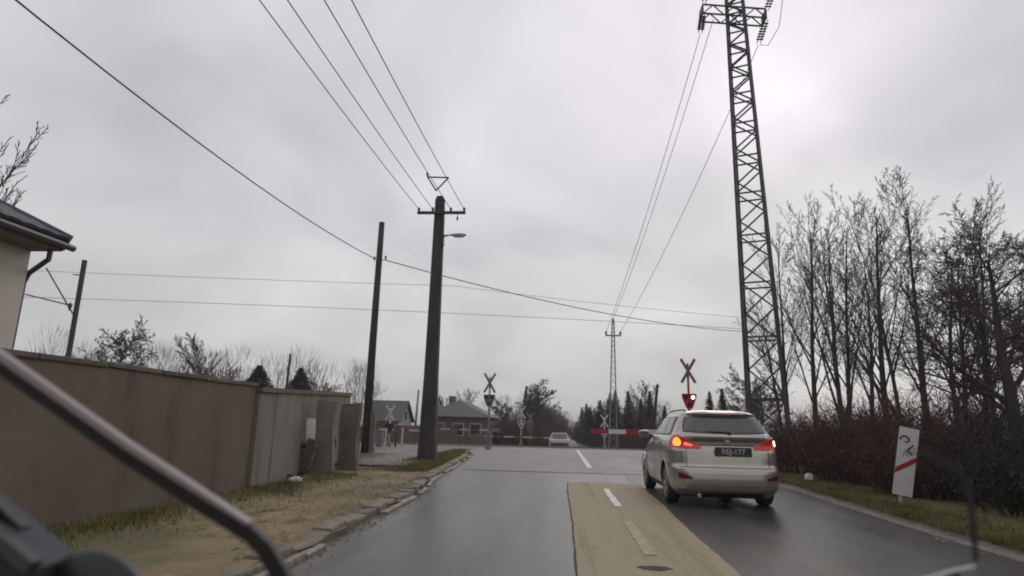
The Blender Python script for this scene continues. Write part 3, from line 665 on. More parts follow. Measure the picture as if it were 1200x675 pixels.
cable((6.0, 23.2, 19.5), (5.0, -20, 24), .5, .014, 'left conductor leaving the tall pylon top towards the viewer', group=GP)
cable((8.72, 23.2, 19.2), (8.4, -20, 24), .5, .014, 'right conductor leaving the tall pylon top towards the viewer', group=GP)
GC = 'railway overhead wires'
cable((-45, 33, 9.9), (-6.7, 37.7, 9.65), .1, .012, 'upper railway wire passing left behind the two near poles', group=GC)
cable((-45, 33, 8.0), (18, 42.5, 7.6), -.35, .014, 'lower railway wire crossing behind poles towards the tall pylon', group=GC)
cable((-6.7, 37.7, 9.65), (22, 44, 8.3), .25, .011, 'thin upper wire from behind the concrete pole to the tall pylon', group=GC)
cable((-6.85, 23.0, 7.38), (13, 42.3, 7.65), .55, .020, 'thick cable from the thin wooden pole descending right to the trees', group=GC)
sp = MB(); a, b, c = Vector((-3.99, 17.2, 8.38)), Vector((-3.36, 17.2, 8.36)), Vector((-3.72, 17.2, 7.95))
for p, q in ((a, b), (b, c), (c, a)): sp.tube([p, q], .022, 6)
sp.tube([a, a + Vector((-.03, 0, .14))], .03, 6)
tag(sp.build('wire_spacer', M['darksteel'], loc=c), 'small triangular spacer hanging on the wires above the concrete pole', 'wire spacer')

# ---------------------------------------------------------------- crossing signals and barriers
def signal(base, h, label, face=-1, board='signalred', crossm='crosspaint', lit=None, s=1.0, postm='steelfar', boardz=2.55, rot=0):
    base = Vector(base); e = empty('crossing_signal', base, label, 'crossing signal')
    MB().tube([base, base + Vector((0, 0, h))], .05 * s, 8).build('post', M[postm], e, smooth=True)
    MB().box(base + Vector((0, 0, .12)), (.3 * s, .3 * s, .26), None, .03).build('base', M['pillar'], e)
    cz = base.z + h - .32 * s; f = face
    for sg in (-1, 1):
        a = Vector((base.x - sg * .29 * s, base.y + f * (.07 + .012 * sg), cz - .50 * s)); b = Vector((base.x + sg * .29 * s, base.y + f * (.07 + .012 * sg), cz + .50 * s))
        d = b - a; q = Matrix.Rotation(math.atan2(d.x, d.z), 3, 'Y')
        MB().box((a + b) / 2, (.12 * s, .02, d.length), q, .005).build('cross_arm', M[crossm], e)
    w_ = .30 * s; bz = base.z + boardz
    poly = [(-w_, .24 * s), (-w_ * .93, .30 * s), (w_ * .93, .30 * s), (w_, .24 * s), (w_ * .96, .12 * s), (w_ * .45, -.28 * s), (w_ * .28, -.33 * s), (-w_ * .28, -.33 * s), (-w_ * .45, -.28 * s), (-w_ * .96, .12 * s)]
    p3_ = [(base.x + x, base.y + f * .06, bz + z) for x, z in poly]
    bo = MB().prism(p3_, (0, f * .05, 0)).build('signal_board', M[board], e)
    for (lx, lz) in ((-.15 * s, .15 * s), (.15 * s, .15 * s), (0, -.16 * s)):
        on = lit is not None and lit == (lx > 0, lz > 0)
        mm = M['whitelit'] if on else M['black']
        MB().lathe([(.078 * s, 0), (.075 * s, .012), (.05 * s, .02)], 14, 'Y', (0, 0, 0)) 
        lb = MB().lathe([(.078 * s, 0), (.072 * s, f * .014), (.04 * s, f * .024)], 14, 'Y', (base.x + lx, base.y + f * .112, bz + lz)).build('lamp', mm, bo)
        hd = MB(); n = 9; r_ = .088 * s; vs = []
        for i in range(n):
            a = math.pi * i / (n - 1)
            for yy in (.11, .20): vs.append((base.x + lx + r_ * math.cos(a), base.y + f * yy, bz + lz + r_ * math.sin(a)))
        hd.add(vs, [(2 * i, 2 * i + 1, 2 * i + 3, 2 * i + 2) for i in range(n - 1)]).build('hood', M['black'], bo)
    if rot: e.rotation_euler[2] = rot
    return e
signal((5.33, 27.0, 0.02), 3.95, 'red crossing signal with dark cross, lamp lit, above the silver car', -1, 'signalred', 'crosspaint', (True, True), 1.0, 'red', 2.38)
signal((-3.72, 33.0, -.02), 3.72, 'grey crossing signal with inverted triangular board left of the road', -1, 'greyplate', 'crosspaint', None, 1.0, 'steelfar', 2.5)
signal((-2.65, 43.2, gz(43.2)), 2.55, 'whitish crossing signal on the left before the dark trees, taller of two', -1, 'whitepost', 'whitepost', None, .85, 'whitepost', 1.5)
signal((-2.18, 46.0, gz(46)), 2.45, 'shorter pale crossing signal just right of its whitish twin', -1, 'greyplate', 'greyplate', None, .85, 'greyplate', 1.45)
signal((2.85, 42.2, gz(42.2)), 2.0, 'small white crossing signal at the foot of the slender mast', -1, 'whitepost', 'whitepost', None, .8, 'whitepost', .95)
signal((-8.6, 31.8, 0.0), 1.95, 'low black and white path signal left of the concrete pole', -1, 'black', 'whitepost', None, .75, 'whitepost', .95)
def barrier(base, tip, zarm, nseg, label, thick=.14, first='red', cw=True, w0='signwhite', rd='dullred'):
    base, tip = Vector(base), Vector(tip); e = empty('level_crossing_barrier', base, label, 'barrier')
    MB().box(base + Vector((0, 0, zarm * .5)), (.32, .36, zarm), None, .03).build('drive_housing', M['greyplate'], e)
    a = Vector((base.x, base.y - .24, base.z + zarm)); b = Vector((tip.x, tip.y - .24, tip.z)); d = b - a
    n = nseg; order = [rd, w0] if first == 'red' else [w0, rd]
    for i in range(n):
        c_ = a + d * ((i + .5) / n); MB().box(c_, (.05, d.length / n - .004, thick * (1 - .3 * i / n)), Matrix.Rotation(math.atan2(-d.x, d.y), 3, 'Z') @ Matrix.Rotation(math.asin(d.z / d.length), 3, 'X')).build('arm_band', M[order[i % 2]], e)
    if cw: MB().box(a - d.normalized() * .45, (.5, .1, .22), None, .02).build('counterweight', M['greyplate'], e)
    return e
barrier((4.75, 31.2, 0), (1.45, 31.0, 1.05), 1.08, 4, 'lowered red and white barrier arm closing the right lane', .25, 'white', rd='red')
barrier((-5.0, 42.0, gz(42)), (0.2, 42.0, .50), .58, 8, 'low far barrier arm across the left lane beyond the tracks', .09, 'white', w0='whitepost')
barrier((-9.3, 32.6, 0), (-6.9, 32.4, .86), .88, 3, 'short pale barrier across the footpath behind the wooden pole', .10, 'white', w0='whitepost')
barrier((-4.6, 41.4, 0), (-7.8, 41.4, .90), .90, 5, 'footpath barrier in front of the brown hip roofed house', .08, 'white', w0='whitepost')

# ---------------------------------------------------------------- houses beyond the railway
def window(parent, c, w_, h_, face='y', m='pane'):
    f = MB(); 
    fr = MB().box(c, (w_ + .16, .06, h_ + .16) if face == 'y' else (.06, w_ + .16, h_ + .16), None).build('window_frame', M['housewhite'], parent)
    MB().box((c[0], c[1] - .035, c[2]) if face == 'y' else (c[0] + .035, c[1], c[2]), (w_, .03, h_) if face == 'y' else (.03, w_, h_)).build('pane', M[m], fr)
Z = gz(58)
h1 = empty('house', (-9, 60, Z), 'brown house with grey hip roof behind the left crossing signal', 'house')
MB().box((-9.4, 62, Z + 1.25), (5.6, 7, 2.9)).build('wall', M['housewall'], h1)
rb = MB(); x0, x1, y0_, y1_, ez = -12.8, -6.35, 58, 66, Z + 2.65
rb.add([(x0, y0_, ez), (x1, y0_, ez), (x1, y1_, ez), (x0, y1_, ez), (-9.9, 61.0, 3.5), (-9.3, 63.5, 3.5)], [(0, 1, 4), (1, 2, 5, 4), (2, 3, 5), (3, 0, 4, 5), (3, 2, 1, 0)])
r1 = rb.build('roof', M['houseroof'], h1)
MB().box((-10.6, 61.8, 3.4), (.6, .6, 1.0)).build('chimney', M['houseroof'], r1)
for x in (-11.2, -9.4, -7.8): window(h1, (x, 58.47, Z + 1.5), .9, 1.0)
h2 = empty('house', (-17, 60, Z), 'small dark roofed house with pale gable left of the concrete pole', 'house')
gb = MB(); gb.prism([(-14.9, 58, Z), (-14.9, 63, Z), (-14.9, 63, 1.45), (-14.9, 60.5, 3.15), (-14.9, 58, 1.45)], (-3.0, 0, 0)); gb.build('wall', M['housewhite'], h2)
rf2 = MB()
for (ya, yb) in ((57.7, 60.5), (63.3, 60.5)):
    rf2.add([(-14.6, ya, 1.25), (-18.2, ya, 1.25), (-18.2, yb, 3.2), (-14.6, yb, 3.2), (-14.6, ya, 1.36), (-18.2, ya, 1.36), (-18.2, yb, 3.32), (-14.6, yb, 3.32)],
            [(0, 1, 2, 3), (4, 5, 6, 7), (0, 4, 7, 3), (1, 5, 6, 2), (0, 1, 5, 4), (3, 2, 6, 7)])
rf2.build('roof', M['gutter'], h2)
window(h2, (-14.88, 60.5, 1.9), .6, .7, 'x'); window(h2, (-16.5, 57.97, Z + 1.3), .9, 1.0)
fw = MB(); o = MB().box((-15.0, 52, .15), (13.0, .15, 1.7)).build('fence', M['housewall'])
tag(o, 'low brown fence in front of the far houses left of the crossing', 'fence')
o.location = (0, 0, 0)

# ---------------------------------------------------------------- far vehicle
def far_car(loc, label):
    e = empty('car', loc, label, 'car'); x, y, z = loc
    prof = [(-2.1, .30), (-2.1, .75), (-1.95, .92), (-.95, 1.0), (-.35, 1.42), (1.35, 1.45), (1.95, 1.0), (2.1, .9), (2.1, .3)]
    w_ = .84; vs = []; 
    for sx in (-1, 1):
        for (py, pz) in prof: vs.append((x + sx * (w_ if pz < 1.1 else w_ * .76), y + py, z + pz))
    n = len(prof); fs = [tuple(range(n)), tuple(range(2 * n - 1, n - 1, -1))] + [(i, n + i, n + (i + 1) % n, (i + 1) % n) for i in range(n)]
    MB().add(vs, fs).build('body', M['farcar'], e)
    MB().add([(x - .66, y - .93, z + 1.03), (x + .66, y - .93, z + 1.03), (x + .58, y - .41, z + 1.40), (x - .58, y - .41, z + 1.40)], [(0, 1, 2, 3)]).build('windscreen', M['glass'], e)
    MB().box((x, y - 2.11, z + .55), (1.4, .04, .22)).build('grille', M['trim'], e)
    for sx in (-1, 1):
        MB().box((x + sx * .6, y - 2.10, z + .74), (.32, .05, .14)).build('headlight', M['lampglass'], e)
        for yy in (-1.3, 1.3): MB().lathe([(.3, -.1), (.31, 0), (.3, .1)], 14, 'X', (x + sx * .76, y + yy, z + .31)).build('wheel', M['tyre'], e)
far_car((-0.1, 55, gz(55)), 'pale car waiting beyond the crossing')

# ---------------------------------------------------------------- bare trees
def perp(d, rg):
    v = Vector((rg.gauss(0, 1), rg.gauss(0, 1), rg.gauss(0, 1))); v = v - d * v.dot(d); return v.normalized()
def grow(mb, p, d, length, r0, lev, rg, P, maxlev, sides):
    n = P['seg'][lev]; pts = [p.copy()]; rad = [r0]; st = length / n
    dirs = [d.copy()]
    for i in range(n):
        d = (d + perp(d, rg) * P['jit'][lev] + Vector((0, 0, P['up'][lev]))).normalized()
        p = p + d * st; pts.append(p.copy()); dirs.append(d.copy())
        rad.append(max(r0 * (1 - (i + 1) / n * P['taper'][lev]), P['rmin']))
    mb[min(lev, 1)].tube(pts, rad, sides[lev], cap=False)
    if lev >= maxlev: return
    k = P['num'][lev]; t0 = P['start'][lev]
    for j in range(k):
        t = t0 + (1 - t0) * (j + rg.random()) / k; f = t * n; i = min(int(f), n - 1); q = pts[i].lerp(pts[i + 1], f - i)
        dd = dirs[i + 1]; a = P['ang'][lev] * rg.uniform(.65, 1.3)
        nd = (dd * math.cos(a) + perp(dd, rg) * math.sin(a)).normalized()
        rr = rad[i] * P['rr'][lev] * rg.uniform(.7, 1)
        ll = length * P['len'][lev] * (1 - P['lt'][lev] * t) * rg.uniform(.6, 1.15)
        grow(mb, q, nd, ll, max(rr, P['rmin']), lev + 1, rg, P, maxlev, sides)
UP = dict(seg=[9, 6, 4, 3, 2], jit=[.028, .04, .05, .06, .06], up=[.02, .022, .03, .02, .01], taper=[.85, .85, .8, .6, .5], num=[16, 10, 5, 3], start=[.20, .18, .2, .2],
          ang=[R(25), R(28), R(33), R(36)], rr=[.46, .5, .55, .6], len=[.52, .44, .36, .42], lt=[.60, .45, .4, .3], rmin=.006)
RND = dict(UP, num=[26, 12, 7, 4], ang=[R(58), R(46), R(45), R(45)], len=[.55, .45, .42, .45], lt=[.5, .4, .4, .3], start=[.30, .2, .15, .2], up=[.03, .04, .03, .02, .02], jit=[.06, .11, .12, .12, .12])
FORK = dict(UP, num=[11, 10, 5, 3], ang=[R(17), R(28), R(34), R(38)], len=[.74, .38, .36, .42], lt=[.55, .45, .4, .3], start=[.12, .25, .2, .2], rr=[.62, .5, .55, .6])
def tree(base, h, r_, label, seed, P, maxlev=4, cat='tree', lean=(0, 0), group=None, rmin=None, sides=(9, 6, 4, 3, 3)):
    rg = random.Random(seed); b = Vector(base); e = empty('bare_tree', b, label, cat, group)
    P = dict(P); 
    if rmin: P['rmin'] = rmin
    mbs = [MB(), MB()]
    grow(mbs, Vector((0, 0, -.05)), Vector((lean[0], lean[1], 1)).normalized(), h, r_, 0, rg, P, maxlev, sides)
    zm = max(v[2] for v in mbs[1].v); k = h / zm
    for q in mbs: q.v = [(v[0] * (.5 + .5 * k), v[1] * (.5 + .5 * k), v[2] * k) for v in q.v]
    mbs[0].build('trunk', M['bark'], e, world=False, smooth=True); mbs[1].build('crown', M['twig'], e, world=False)
    return e
GT = 'bare trees behind the right verge'
TR = [((9.0, 23.5), 10.2, .12, UP, 'slim bare tree directly right of the tall pylon', (.03, 0)),
      ((8.35, 19.5), 8.2, .11, FORK, 'forked bare tree close right of the pylon, trunk splitting low', (-.03, 0)),
      ((10.0, 20.5), 10.0, .13, UP, 'tall straight bare tree behind the reddish brown bush', (-.02, 0)),
      ((10.1, 18.6), 9.7, .12, UP, 'tallest bare tree with a single leader above the striped marker board', (.01, 0)),
      ((10.2, 17.2), 7.6, .11, FORK, 'bare tree with many upright forks just right of the marker board', (.04, 0)),
      ((9.55, 14.3), 6.4, .20, RND, 'dense round bare tree with thick trunk near the right edge', (.0, 0)),
      ((10.9, 14.2), 5.9, .10, UP, 'thin bare tree at the right picture edge behind the dense one', (.05, 0)),
      ((13.0, 22.0), 9.0, .12, RND, 'broad bare tree standing far back between the upright ones', (0, 0)),
      ((14.0, 18.5), 7.5, .12, RND, 'wide bare tree far back at the right edge', (0, 0)),
      ((9.1, 27.0), 7.0, .09, UP, 'low bare tree behind the pylon', (-.05, 0)),
      ((8.75, 25.5), 9.4, .09, UP, 'slim bare tree half hidden behind the right pylon leg', (.0, 0)),
      ((9.7, 22.5), 9.9, .10, UP, 'slender bare tree third to the right of the pylon', (.02, 0)),
      ((11.0, 21.5), 9.6, .10, FORK, 'narrow forked bare tree left of the tallest one', (.0, 0)),
      ((12.2, 19.5), 9.0, .11, UP, 'upright bare tree between the tallest and the dense round one', (.02, 0)),
      ((10.9, 17.0), 7.4, .10, UP, 'upright bare tree left of the dense round one', (.02, 0)),
      ((11.6, 25.0), 9.2, .11, UP, 'slender bare tree in the back row beyond the brown bush', (.0, 0)),
      ((11.3, 16.2), 5.2, .09, FORK, 'low forked bare tree beside the dense round one', (.0, 0))]
for i, (xy, h, r_, P, lab, ln_) in enumerate(TR):
    tree((xy[0], xy[1], 0.05), h, r_, lab, 100 + i, P, 4, lean=ln_, group=GT)
tree((-13.5, 12.5, 0), 8.9, .12, 'bare tree with upright twigs rising behind the cream house roof', 140, dict(FORK, num=[18, 12, 6, 3], ang=[R(14), R(18), R(24), R(30)]), 3, lean=(.0, 0), rmin=.010)
# far trees: a few meshes, copied
FT = [tree((-30.0, 40, -.05), 8.3, .16, 'round crowned bare tree right of the railway mast', 150, RND, 4, group='far bare trees', rmin=.017, sides=(6, 4, 3, 3, 3)),
      tree((-22.5, 38, -.05), 6.6, .10, 'bushy upright bare tree above the brown wall', 151, dict(FORK, num=[16, 12, 6, 3], ang=[R(30), R(30), R(32), R(36)], len=[.8, .42, .4, .42]), 4, group='far bare trees', rmin=.014, sides=(6, 4, 3, 3, 3)),
      tree((-2.9, 66, gz(66)), 7.0, .20, 'big round bare tree left of the road beyond the crossing', 152, RND, 4, group='far bare trees', rmin=.020, sides=(6, 4, 3, 3, 3))]
def again(src, loc, rz, s, label, group='far bare trees'):
    c = copy_tree(src); c.location = loc; c.rotation_euler = (0, 0, rz); c.scale = (s, s, s) if not isinstance(s, tuple) else s; tag(c, label, None, group); return c
again(FT[0], (-26.3, 42, -.05), 1.0, .62, 'low bare tree between the railway mast trees, lower than its neighbour')
again(FT[1], (-24.6, 44, -.05), 2.0, .80, 'thin bare tree just left of the bushy upright one')
again(FT[1], (-33.5, 41, -.05), 2.6, .78, 'small bare tree directly beside the foot of the railway mast')
again(FT[0], (-18.4, 47, -.3), 2.2, .66, 'bare tree right of the dark pine beyond the panel wall')
again(FT[2], (-24.0, 60, gz(60)), 1.4, .72, 'bare tree behind the gabled house at the wooden pole')
again(FT[1], (-13.2, 72, gz(72)), .4, .80, 'bare tree between the gabled house and the concrete pole')
again(FT[1], (-11.3, 75, gz(72)), 1.4, .95, 'bare tree above the brown house roof by the concrete pole')
again(FT[2], (-6.4, 72, gz(66)), 2.4, .72, 'low bare tree behind the grey left crossing signal')
again(FT[2], (-4.2, 84, gz(66)), .8, .85, 'bare tree in the second row left of the far road')
again(FT[2], (-3.3, 100, gz(66)), 1.8, .85, 'bare tree in the third row left of the far road')
again(FT[2], (-3.4, 122, gz(66)), 3.0, .9, 'bare tree farthest along the left of the far road')
again(FT[1], (7.4, 58, gz(58)), .9, .95, 'pale thin bare tree behind the slender mast')
again(FT[0], (12.0, 40, 0), .3, .55, 'low bare tree between the crossing signal and the tall pylon')
again(FT[0], (13.2, 47, 0), 1.3, .75, 'bare tree behind the tall pylon foot')
again(FT[1], (6.2, 95, gz(66)), 1.6, .95, 'bare tree right of the far road behind the conifers')
again(FT[2], (6.0, 120, gz(66)), 2.2, .85, 'bare tree farthest along the right of the far road')

def wood_row(name, xf, y0, y1, n, hmin, hmax, label, seed, spread=.9):
    rg = random.Random(seed); vs = []; fs = []
    for t in range(n):
        y = y0 + (y1 - y0) * (t + rg.random()) / n; cx = xf(y) + (rg.gauss(0, spread) if spread < 2 else rg.uniform(-spread, spread)); h = rg.uniform(hmin, hmax); zb = gz(y)
        for q in range(420):
            u = rg.random(); a = rg.uniform(0, 6.28); sp_r = h * .28 * math.sin(math.pi * min(.96, .12 + .8 * u)) ** .7 * rg.random() ** .5
            x_, y_, z_ = cx + sp_r * math.cos(a), y + sp_r * math.sin(a), zb + h * u * .95
            L_ = h * rg.uniform(.06, .16); dxx, dyy = math.cos(a) * rg.uniform(0, .7), math.sin(a) * rg.uniform(0, .7); ww = rg.uniform(.012, .03) * (1.5 - u)
            b = len(vs); a2 = rg.uniform(0, 6.28)
            vs += [(x_ - ww * math.cos(a2), y_ - ww * math.sin(a2), z_), (x_ + ww * math.cos(a2), y_ + ww * math.sin(a2), z_), (x_ + dxx * L_, y_ + dyy * L_, z_ + L_)]
            fs.append((b, b + 1, b + 2))
        b = len(vs); r_ = .09
        for zz, k in ((0, 1), (h * .8, .25)):
            vs += [(cx + r_ * k * math.cos(q * 2.1), y + r_ * k * math.sin(q * 2.1), zb + zz) for q in range(3)]
        fs += [(b + q, b + (q + 1) % 3, b + 3 + (q + 1) % 3, b + 3 + q) for q in range(3)]
    return tag(MB().add(vs, fs).build(name, M['twig']), label, 'wood', kind='stuff')
wood_row('far_wood', lambda y: -4.2 + .02 * (y - 40), 74, 330, 70, 4.5, 6.5, 'far bare wood lining the left of the road beyond the crossing', 71)
wood_row('far_wood', lambda y: -7.5 + .02 * (y - 40), 80, 260, 45, 5.0, 7.0, 'far bare wood in the second row left of the far road', 72)
wood_row('far_wood', lambda y: 6.2 + .02 * (y - 40), 80, 330, 70, 4.2, 6.0, 'far bare wood lining the right of the road beyond the crossing', 73)
wood_row('far_wood', lambda y: -34, 44, 62, 44, 6.0, 8.4, 'low band of hazy bare trees behind the brown wall', 75, spread=17)
wood_row('far_wood', lambda y: 10 + .03 * (y - 40), 66, 260, 60, 4.5, 6.0, 'far bare wood behind the conifers right of the slender mast', 74)

# conifers
def conifer(base, h, w_, label, seed, n=2600, group='dark conifers', big=1.0):
    rg = random.Random(seed); e = empty('conifer', base, label, 'tree', group)
    MB().tube([(0, 0, -.05), (0, 0, h * .95)], [.12, .02], 6).build('trunk', M['bark'], e, world=False)
    vs = []; fs = []
    for i in range(n):
        t = rg.random() ** .8; z = h * (.06 + .94 * t); a = rg.uniform(0, 6.28); rad = w_ * (1 - t) ** .95 * rg.uniform(.35, 1.15) * (.78 + .30 * math.sin(a * 3 + z * 3.1 + seed)) + .04
        c = Vector((rad * math.cos(a), rad * math.sin(a), z - .12 * rad)); s_ = h * .055 * rg.uniform(.6, 1.4) * (1.15 - .8 * t) * big
        u = Vector((math.cos(a), math.sin(a), rg.uniform(-.5, .6))) * s_; v = Vector((-math.sin(a), math.cos(a), rg.uniform(-.4, .4))) * s_ * .35
        b = len(vs); vs += [c - u * .6 - v, c - u * .6 + v, c + u]; fs.append((b, b + 1, b + 2))
    MB().add(vs, fs).build('crown', M['conifer'], e, world=False)
    return e
c1 = conifer((3.2, 70, gz(70)), 4.2, 1.3, 'leftmost low conifer right of the far road', 1)
c2 = conifer((6.5, 62, gz(62)), 5.5, 1.35, 'tallest dark conifer directly behind the slender mast', 2)
for i, (x, y, s_, src, lab) in enumerate((
        (4.15, 68, 1.15, c1, 'second conifer from the left right of the far road'), (4.9, 64, .98, c2, 'conifer just left of the slender mast'),
        (5.6, 66, 1.05, c2, 'conifer half hidden by the slender mast'), (7.6, 61, .86, c2, 'conifer second to the right of the slender mast'),
        (8.4, 61, 1.0, c2, 'pointed conifer left of the leaning wooden post'), (9.6, 60, .75, c2, 'low conifer behind the leaning wooden post'),
        (10.3, 45, .76, c2, 'left of two spruces behind the silver car roof'), (11.3, 45.6, .82, c2, 'right of two spruces behind the silver car roof'),
        (3.4, 85, 1.2, c1, 'conifer far along the right of the far road'), (3.3, 100, 1.2, c1, 'farthest conifer along the right of the far road'),
        (-14.6, 70, .95, c2, 'slim spruce beside the pale post near the gabled house'))):
    q = copy_tree(src); q.location = (x, y, gz(y)); q.scale = (s_, s_, s_); q.rotation_euler = (0, 0, i * 1.3); tag(q, lab, None, 'dark conifers')
pn = conifer((-22.3, 45, 0), 5.1, 3.6, 'broad dark pine above the brown wall left of the post', 5, 6000, big=1.7)
q = copy_tree(pn); q.location = (-18.9, 44.5, 0); q.scale = (.8, .8, .97); tag(q, 'smaller dark pine right of the post beyond the panel wall')

# ---------------------------------------------------------------- bushes behind the right verge
def bush(base, w_, h, label, seed, leafm, nst=220, nleaf=5000, group='bushes behind the right verge', twm='bush', ls=1.0):
    rg = random.Random(seed); e = empty('bush', base, label, 'bush', group); mb = MB(); tips = []
    for i in range(nst):
        a = rg.uniform(0, 6.28); q = rg.random() ** .6 * w_ * .45; p = Vector((q * math.cos(a), q * math.sin(a), 0))
        d = Vector((math.cos(a) * q / w_ * 1.3 + rg.gauss(0, .18), math.sin(a) * q / w_ * 1.3 + rg.gauss(0, .18), 1)).normalized()
        L_ = h * rg.uniform(.55, 1.12) * (1 - .35 * (q / (w_ * .5)) ** 2)
        pts = [p]
        for k in range(4):
            d = (d + perp(d, rg) * .16).normalized(); p = p + d * L_ / 4; pts.append(p)
        mb.tube(pts, [.011, .009, .008, .006, .004], 3, cap=False)
        for k in range(7):
            j = rg.randint(1, 3); s0 = pts[j].lerp(pts[j + 1], rg.random()); dd = (d + perp(d, rg) * .9).normalized()
            e1 = s0 + dd * L_ * rg.uniform(.12, .32); mb.tube([s0, (s0 + e1) / 2 + perp(d, rg) * .02, e1], [.006, .005, .004], 3, cap=False); tips.append((s0, e1))
    mb.build('branches', M[twm], e, world=False)
    vs = []; fs = []
    for i in range(nleaf):
        s0, e1 = rg.choice(tips); c = s0.lerp(e1, rg.random()) + Vector((rg.gauss(0, .04), rg.gauss(0, .04), rg.gauss(0, .04)))
        c.z *= rg.uniform(.55, 1.0)
        u = Vector((rg.gauss(0, 1), rg.gauss(0, 1), rg.gauss(0, 1))).normalized() * rg.uniform(.018, .04) * ls; v = perp(u.normalized(), rg) * u.length * .6
        b = len(vs); vs += [c - u, c + v, c + u, c - v]; fs.append((b, b + 1, b + 2, b + 3))
    MB().add(vs, fs).build('leaves', M[leafm], e, world=False)
    return e
b1 = bush((7.35, 16.6, .05), 2.2, 2.05, 'reddish brown bush right behind the silver car', 61, 'bushleaf')
b2 = bush((7.35, 13.6, .05), 2.2, 1.78, 'reddish brown bush left of the striped marker board', 62, 'bushleaf')
b3 = bush((7.75, 11.0, .05), 2.4, 1.70, 'dark bush directly behind the striped marker board', 63, 'bushdark', twm='bushdarktwig')
def bcopy(src, loc, s_, rz, label):
    c = copy_tree(src); c.location = loc; c.scale = s_; c.rotation_euler = (0, 0, rz); tag(c, label)
bcopy(b1, (8.7, 14.9, .05), (1.1, 1.1, 1.15), 1, 'taller brown bush behind the two reddish ones')
bcopy(b2, (7.0, 19.5, .05), (1, 1, 1.0), 2, 'brown bush at the foot of the tall pylon')
bcopy(b1, (8.6, 18.3, .05), (1.1, 1.1, .95), 3, 'brown bush between the pylon foot and the trees')
bcopy(b3, (7.75, 8.6, .05), (1.1, 1.1, 1.05), 1.3, 'dark bush right of the striped marker board')
bcopy(b3, (7.7, 6.3, .05), (1.15, 1.1, 1.1), 2.4, 'nearest dark bush at the right picture edge')
bcopy(b3, (9.2, 10.0, .05), (1.2, 1.2, 1.35), 3.4, 'tall dark bush in the second row at the right edge')
bcopy(b3, (9.4, 7.4, .05), (1.2, 1.2, 1.4), 4.4, 'tall dark bush farthest right in the second row')
bcopy(b3, (9.3, 12.5, .05), (1.2, 1.2, 1.3), 5.1, 'tall dark bush behind the striped marker board')
bcopy(b2, (10.6, 16.3, .05), (1.4, 1.2, 1.25), 5.9, 'brown thicket bush among the bare trunks')
bcopy(b2, (10.0, 21.5, .05), (1.6, 1.2, 1.2), 4.9, 'brown bush behind the trunks right of the pylon')
bcopy(b3, (11.8, 13.2, .05), (1.6, 1.4, 1.4), .9, 'dark bush beneath the dense round tree')
bcopy(b2, (9.0, 27, .05), (1.6, 1.2, 1.1), 1.9, 'low brown bush beyond the pylon')
bcopy(b2, (7.6, 33, .05), (1.6, 1.4, .8), 2.9, 'low brown bush behind the silver car')
bcopy(b2, (-7.0, 74, gz(70)), (3.0, 2, 1.5), 2.9, 'dark undergrowth bush behind the left crossing signal')
bcopy(b3, (-3.6, 68, gz(68)), (2.0, 2, 1.8), .9, 'dark undergrowth bush below the big round bare tree')
bcopy(b3, (-4.6, 80, gz(70)), (1.6, 3, 2.0), 1.9, 'second dark undergrowth bush along the left of the far road')
bcopy(b3, (-1.6, 74, gz(70)), (.9, 1.6, 1.5), 2.9, 'third dark undergrowth bush next to the far road edge')
bcopy(b3, (5.2, 60, gz(60)), (2.2, 1.6, 1.25), .4, 'dark hedge bush at the foot of the conifers')
bcopy(b3, (8.8, 58, gz(58)), (2.4, 1.6, 1.3), 1.4, 'dark hedge bush below the leaning wooden post')
bcopy(b3, (4.4, 80, gz(60)), (1.2, 3, 1.6), 2.4, 'dark hedge bush right of the far road')

bcopy(b2, (-6.0, 62, gz(62)), (2.2, 1.6, 1.35), 3.3, 'brown undergrowth bush right beside the brown hip roofed house')
bcopy(b2, (-3.6, 60, gz(62)), (2.0, 1.6, 1.55), 4.3, 'brown undergrowth bush behind the two pale crossing signals')
bcopy(b2, (-2.6, 64, gz(62)), (1.4, 1.6, 1.75), 5.3, 'brown undergrowth bush nearest the far road on the left')
bcopy(b2, (-2.4, 90, gz(70)), (1.5, 4, 2.2), .7, 'brown undergrowth bush far along the left road edge')
bcopy(b2, (6.6, 56, gz(56)), (2.4, 1.6, 1.1), 2.3, 'brown hedge bush right behind the slender mast')
bcopy(b2, (11.5, 56, gz(56)), (3.0, 1.6, 1.4), 2.9, 'brown hedge bush left of the silver car roof')
bcopy(b2, (5.3, 72, gz(70)), (1.6, 3, 1.7), 1.2, 'brown hedge bush farthest along the right road edge')

# ---------------------------------------------------------------- striped railway marker board
sb = Vector((5.86, 11.85, -.02)); lean = R(11.5)
sg = empty('marker_board', sb, 'white marker board with one red diagonal stripe and dark scrawl on the right verge', 'sign')
def sp_(x, y, z):            # board coordinates -> world, leaning to the right
    v = Matrix.Rotation(lean, 3, 'Y') @ Vector((x, 0, z)); v = Matrix.Rotation(R(-8), 3, 'Z') @ (v + Vector((0, y, 0))); return sb + v
MB().tube([sp_(0, .035, -.1), sp_(0, .035, 1.25)], .03, 8).build('post', M['whitepost'], sg)
pl = MB(); W2 = .156
pl.add([sp_(x, y, z) for y in (-.012, .0) for x, z in ((-W2, .23), (W2, .23), (W2, 1.40), (-W2, 1.40))], [(0, 1, 2, 3), (7, 6, 5, 4), (0, 4, 5, 1), (1, 5, 6, 2), (2, 6, 7, 3), (3, 7, 4, 0)])
board = pl.build('board', M['signwhite'], sg)
MB().add([sp_(x, y, z) for y in (-.0165, -.0125) for x, z in ((-W2, .585), (W2, .825), (W2, .925), (-W2, .685))], [(0, 1, 2, 3), (7, 6, 5, 4), (0, 4, 5, 1), (1, 5, 6, 2), (2, 6, 7, 3), (3, 7, 4, 0)]).build('red_stripe', M['red'], board)
